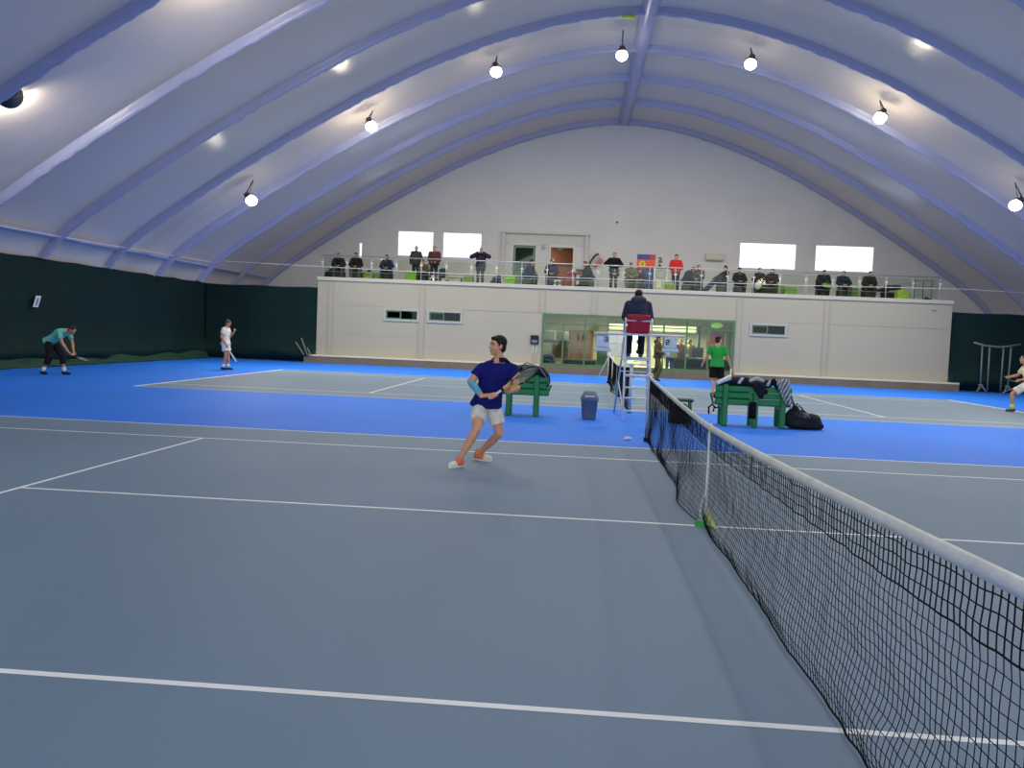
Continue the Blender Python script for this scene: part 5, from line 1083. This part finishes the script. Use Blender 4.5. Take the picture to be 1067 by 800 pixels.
# things on the back wall
a, b = at(735, 264, YB-.1), at(754, 272, YB-.1); T = thing('air_conditioner', 'pale wall air conditioner on the back wall above the reclining spectator', 'air conditioner', ((a.x+b.x)/2, YB, b.z)); MB().rbox((a.x, YB-.24, b.z), (b.x, YB-.005, a.z), .04).build('case', plas((206, 202, 186)), T); MB().rbox((a.x+.05, YB-.255, b.z+.03), (b.x-.05, YB-.235, b.z+.10), .01).build('louvre', plas((186, 182, 168)), T)
a, b = at(581, 257.5, YB-.3), at(586.5, 260.5, YB-.3); T = thing('exit_sign', 'small dark exit sign above the brown doorway', 'sign', ((a.x+b.x)/2, YB-.05, b.z)); MB().box((a.x, YB-.09, b.z), (b.x, YB-.052, a.z)).build('plate', plas((40, 62, 48)), T); cu = bpy.data.curves.new('lettering', 'FONT'); cu.body = 'EXIT'; cu.size = .13; cu.align_x = 'CENTER'; cu.align_y = 'CENTER'; cu.extrude = .001
to = bpy.data.objects.new('lettering_raw', cu); COL.objects.link(to); dg = bpy.context.evaluated_depsgraph_get(); me = bpy.data.meshes.new_from_object(to.evaluated_get(dg)); bpy.data.objects.remove(to)
lt = bpy.data.objects.new('lettering', me); COL.objects.link(lt); me.materials.clear(); me.materials.append(plas((200, 220, 200))); lt.parent = T; lt.location = (0, -.046, (a.z-b.z)/2); lt.rotation_euler = (PI/2, 0, 0)
a = at(566.5, 257.5, YB-.05); T = thing('wall_speaker', 'small pale round device on the wall between the two balcony doors', 'speaker', (a.x, YB-.05, a.z)); ring = lambda r, yy: [V((a.x+r*math.cos(2*PI*j/20), yy, a.z+r*math.sin(2*PI*j/20))) for j in range(20)]
MB().loft([ring(.11, YB-.051), ring(.11, YB-.10), ring(.08, YB-.13)]).build('case', plas((196, 194, 184)), T); MB().loft([ring(.045, YB-.134), ring(.045, YB-.125)]).build('grille', plas((120, 118, 112)), T)
a = at(643, 231.5, YB-.05); tag(MB().ell(a+V((0, -.03, 0)), (.05, .05, .05), None, 14, 8).build('ball_mark', plas((50, 50, 56)), loc=a), 'tiny dark knob alone high on the back wall above the banner', 'knob')
# ------------------------------------------------------------------ the lounge behind the glass
def slab(name, label, cat, u0, v0, u1, v1, y, dep, c, kids=(), r=.02, flo=False):
    a, b = at(u0, (v0+v1)/2, y), at(u1, (v0+v1)/2, y); z1, z0 = at((u0+u1)/2, v0, y).z, at((u0+u1)/2, v1, y).z
    if flo: z0 = .02
    T = thing(name, label, cat, ((a.x+b.x)/2, y, z0)); MB().rbox((a.x, y, z0), (b.x, y+dep, z1), r).build('body', c if not isinstance(c, tuple) else mat('lounge_%d_%d_%d' % c, c, .6, vary=.1, scale=4), T)
    for n, f0, f1, g0, g1, cc in kids: MB().rbox((a.x+(b.x-a.x)*f0, y-.015, z0+(z1-z0)*g0), (a.x+(b.x-a.x)*f1, y+.01, z0+(z1-z0)*g1), .004).build(n, mat('lounge_%d_%d_%d' % cc, cc, .6, vary=.06), T)
    return T
YR = YF+4.5
slab('wall_cabinet', 'brown wooden wall unit at the back of the lounge', 'cabinet', 593, 344, 618, 380, YR-.4, .45, (124, 84, 58), [('door', .04, .48, .03, .97, (132, 88, 60)), ('door', .52, .96, .03, .97, (120, 80, 54)), ('ornament', .30, .42, .72, .90, (206, 198, 182)), ('ornament', .54, .66, .78, .88, (196, 190, 176)), ('ornament', .40, .46, .44, .52, (176, 80, 60))], flo=True)
slab('framed_board', 'white square board on the lounge wall near the corner', 'board', 565, 344, 579, 354, YF+2.2, .08, (204, 198, 180), [('panel', .06, .94, .08, .92, (214, 208, 192))])
slab('framed_board', 'grey and white board next to the white square one in the lounge', 'board', 580, 345.5, 593, 355, YF+2.4, .08, (112, 130, 112), [('panel', .52, .96, .1, .9, (190, 186, 176))])
slab('shelf', 'dark shelf under the two boards in the lounge', 'shelf', 564, 354.5, 594, 357, YF+2.1, .35, (58, 52, 44), [('edge', .01, .99, .1, .5, (70, 62, 50))])
slab('poster', 'pinkish tan panel on the lounge wall above the sofa', 'poster', 575, 357.5, 593, 373, YF+2.3, .05, (178, 138, 112), [('border', .0, 1, .93, 1, (196, 166, 130))])
slab('counter', 'blue-grey reception counter with tan top in the lounge', 'counter', 586, 374, 621, 391, YF+1.4, .6, (70, 86, 96), [('top', -.02, 1.02, .88, 1.0, (206, 168, 112)), ('front_panel', .02, .48, .04, .80, (66, 84, 92)), ('front_panel', .52, .98, .04, .80, (62, 88, 80))], flo=True)
T = soft('armchair', 'blue-grey armchair in the near corner of the lounge', 'armchair', 571, YF+1.0, [((-.3, .1, .3), .22, (.3, .1, .3), .22), ((-.3, .3, .6), .18, (.3, .3, .6), .18), ((-.42, 0, .45), .1, (-.42, .3, .45), .1), ((.42, 0, .45), .1, (.42, .3, .45), .1), ((-.3, .1, .15), .14, (.3, .1, .15), .14)], cloth((84, 96, 112)), z=.02, extra=lambda T, L: MB().rbox(L+V((-.26, -.22, .46)), L+V((.26, .2, .56)), .04).build('cushion', cloth((96, 106, 120)), T))
slab('poster_board', 'large pale panel fixed on the glass front left of the umpire chair', 'panel', 633, 345, 651, 371.5, YF-.12, .05, (202, 204, 178), [('upper_sheet', .04, .50, .52, .97, (214, 214, 190)), ('upper_sheet', .54, .97, .52, .97, (216, 216, 192))])
slab('pillar', 'grey-green pillar behind the glass left of the pale panel', 'pillar', 622, 348, 634, 390, YF+.7, .4, (116, 134, 112), [('band', .0, 1.0, .02, .06, (96, 110, 92))], flo=True)
# ceiling light strip
y = YF+2.6; a, b = at(633, 339, y), at(726, 343, y); zc = 2.93
T = thing('ceiling_light', 'long warm ceiling light strip glowing inside the lounge', 'lamp', ((a.x+b.x)/2, y+.4, 2.99)); zt1, zb1 = at(680, 339, y).z, at(680, 344, y).z
MB().rbox((a.x, y-.06, zb1-.03), (b.x, y+.30, zt1+.03), .012).build('casing', metalm((200, 200, 180)), T); MB().box((a.x+.04, y-.072, zb1), (b.x-.04, y-.061, zt1)).box((a.x+.04, y-.04, zb1-.04), (b.x-.04, y+.28, zb1-.031)).build('diffuser', mat('lounge_light', (255, 246, 190), .5, emit=2.4), T)
for t in (.1, .5, .9): MB().tube([(a.x+(b.x-a.x)*t, y+.1, zt1), (a.x+(b.x-a.x)*t, y+.1, 2.99)], .012).build('hanger', metalm((120, 124, 116)), T)
q = at(747, 339, y+.2); T = thing('ceiling_light', 'greenish round ceiling lamp inside the lounge above the red board', 'lamp', (q.x, q.y, 2.99)); MB().tube([(q.x, q.y, 2.99), (q.x, q.y, q.z+.1)], .02).build('stem', M_GREEN, T); MB().ell((q.x, q.y, q.z), (.28, .28, .13), None, 20, 10).build('shade', mat('lounge_green_light', (170, 220, 90), .5, emit=.6), T)
ld = bpy.data.lights.new('lounge_light', 'AREA'); ld.shape = 'RECTANGLE'; ld.size = 3.8; ld.size_y = .28; ld.energy = LOUNGE_W; ld.color = (1, .92, .76); lo = bpy.data.objects.new('lounge_lamp', ld); COL.objects.link(lo); lo.location = ((a.x+b.x)/2, y+.12, zb1-.08)
ld = bpy.data.lights.new('lounge_light_far', 'AREA'); ld.size = 1.2; ld.energy = LOUNGE_W*.16; ld.color = (1, .93, .80); lo = bpy.data.objects.new('lounge_lamp_far', ld); COL.objects.link(lo); lo.location = (-1.2, YF+2.2, 2.9)
slab('bar_counter', 'long grey counter inside the lounge right of the umpire chair', 'counter', 700, 374, 763, 392, YF+1.5, .6, (98, 100, 102), [('top', -.01, 1.01, .93, 1.0, (120, 120, 118)), ('papers', .28, .42, 1.0, 1.06, (226, 226, 222)), ('papers', .86, .97, 1.0, 1.05, (232, 230, 222))], flo=True)
slab('monitor', 'dark maroon screen standing on the grey counter in the lounge', 'screen', 721, 362, 733, 372.5, YF+1.75, .06, (64, 28, 36), [('screen', .05, .95, .08, .95, (70, 26, 36))])
slab('notice_board', 'red board on the lounge wall behind the green-shirted player', 'board', 736, 346.5, 754, 364, YR-.15, .06, (204, 40, 36), [('frame', 0, 1, .95, 1, (190, 150, 90)), ('frame', 0, .05, 0, .95, (196, 120, 90))])
slab('yellow_post', 'yellow upright post beside the red board in the lounge', 'post', 754.5, 346, 757, 380, YR-.4, .08, (206, 190, 60), [('cap', .0, 1, .97, 1, (190, 176, 60))], flo=True)
slab('door_panel', 'brown door at the far right end of the lounge', 'door', 758, 347, 764, 390, YR-.2, .06, (116, 88, 60), [('handle', .08, .2, .45, .5, (190, 190, 180))], flo=True)
slab('screen_stand', 'black and white flip chart standing in the middle of the lounge', 'stand', 655, 346, 668, 376, YF+3.2, .06, (218, 214, 180), [('sheet', .45, .95, .3, .95, (196, 192, 168)), ('red_mark', .58, .84, .72, .82, (176, 60, 50)), ('red_mark', .58, .84, .48, .58, (176, 60, 50))], flo=True)
slab('pipe_rack', 'green pipes standing along the lounge window', 'pipes', 727, 340, 730, 366, YF+2.6, .08, (48, 96, 66), [('joint', 0, 1, .1, .14, (70, 120, 80))])
def inside(u, y, label, J, rz, **k): person(label, V((at(u, 380, y).x, y, .02)), rz, J, face=False, vox=.014, **k)
inside(697, YF+.9, 'person in cream jacket and jeans standing inside the glass front', stand(face=(.3, -1, 0)), .3, top=(222, 206, 170), bottom=(92, 116, 150), hair=(96, 78, 60), bulk=.04)
inside(708.5, YF+2.3, 'person in maroon top with arms folded behind the lounge counter', stand(wr=(.1, -.22, 1.16), er=(-.24, -.06, 1.12), wl=(-.1, -.24, 1.14), el=(.24, -.06, 1.12)), 0, top=(120, 60, 66), bottom=(44, 46, 60), hair=(44, 34, 30), bulk=.03)
inside(717.5, YF+2.5, 'person in yellow-green top standing behind the lounge counter', stand(face=(-.5, -1, 0)), -.4, top=(150, 150, 70), bottom=(40, 40, 46), hair=(32, 28, 26), bulk=.03)
mb = soft('jacket_heap', 'yellow jackets piled on the grey counter in the lounge', 'jackets', 704, YF+1.75, [((-.15, 0, .08), .1, (.15, 0, .1), .12), ((-.05, 0, .2), .1, (.1, 0, .22), .1)], cloth((224, 196, 96)), z=at(704, 374, YF+1.5).z, extra=lambda T, L: MB().capsule(L+V((-.14, -.12, .1)), .05, L+V((.1, -.14, .03)), .045).build('sleeve', cloth((214, 180, 90)), T))
# ------------------------------------------------------------------ daylight and picture
w = bpy.data.worlds.new('sky'); SC.world = w; w.use_nodes = True; bg = w.node_tree.nodes['Background']
bg.inputs[0].default_value = (.80, .90, 1.0, 1); bg.inputs[1].default_value = SKY_S
g = MB().quad((-120, -120, -.08), (120, -120, -.08), (120, 160, -.08), (-120, 160, -.08))
struct(g.build('ground', mat('snowy_ground', (215, 218, 224), .9, vary=.05, scale=.2), loc=(0, 0, -.08)))
SC.view_settings.view_transform = 'Standard'; SC.view_settings.look = 'None'; SC.view_settings.gamma = 1.0; SC.view_settings.exposure = EXPO
SC.view_settings.use_curve_mapping = False
SC.cycles.max_bounces = 10; SC.cycles.diffuse_bounces = 5; SC.cycles.glossy_bounces = 3; SC.cycles.transparent_max_bounces = 24; SC.cycles.use_denoising = True
SC.cycles.sample_clamp_indirect = 6
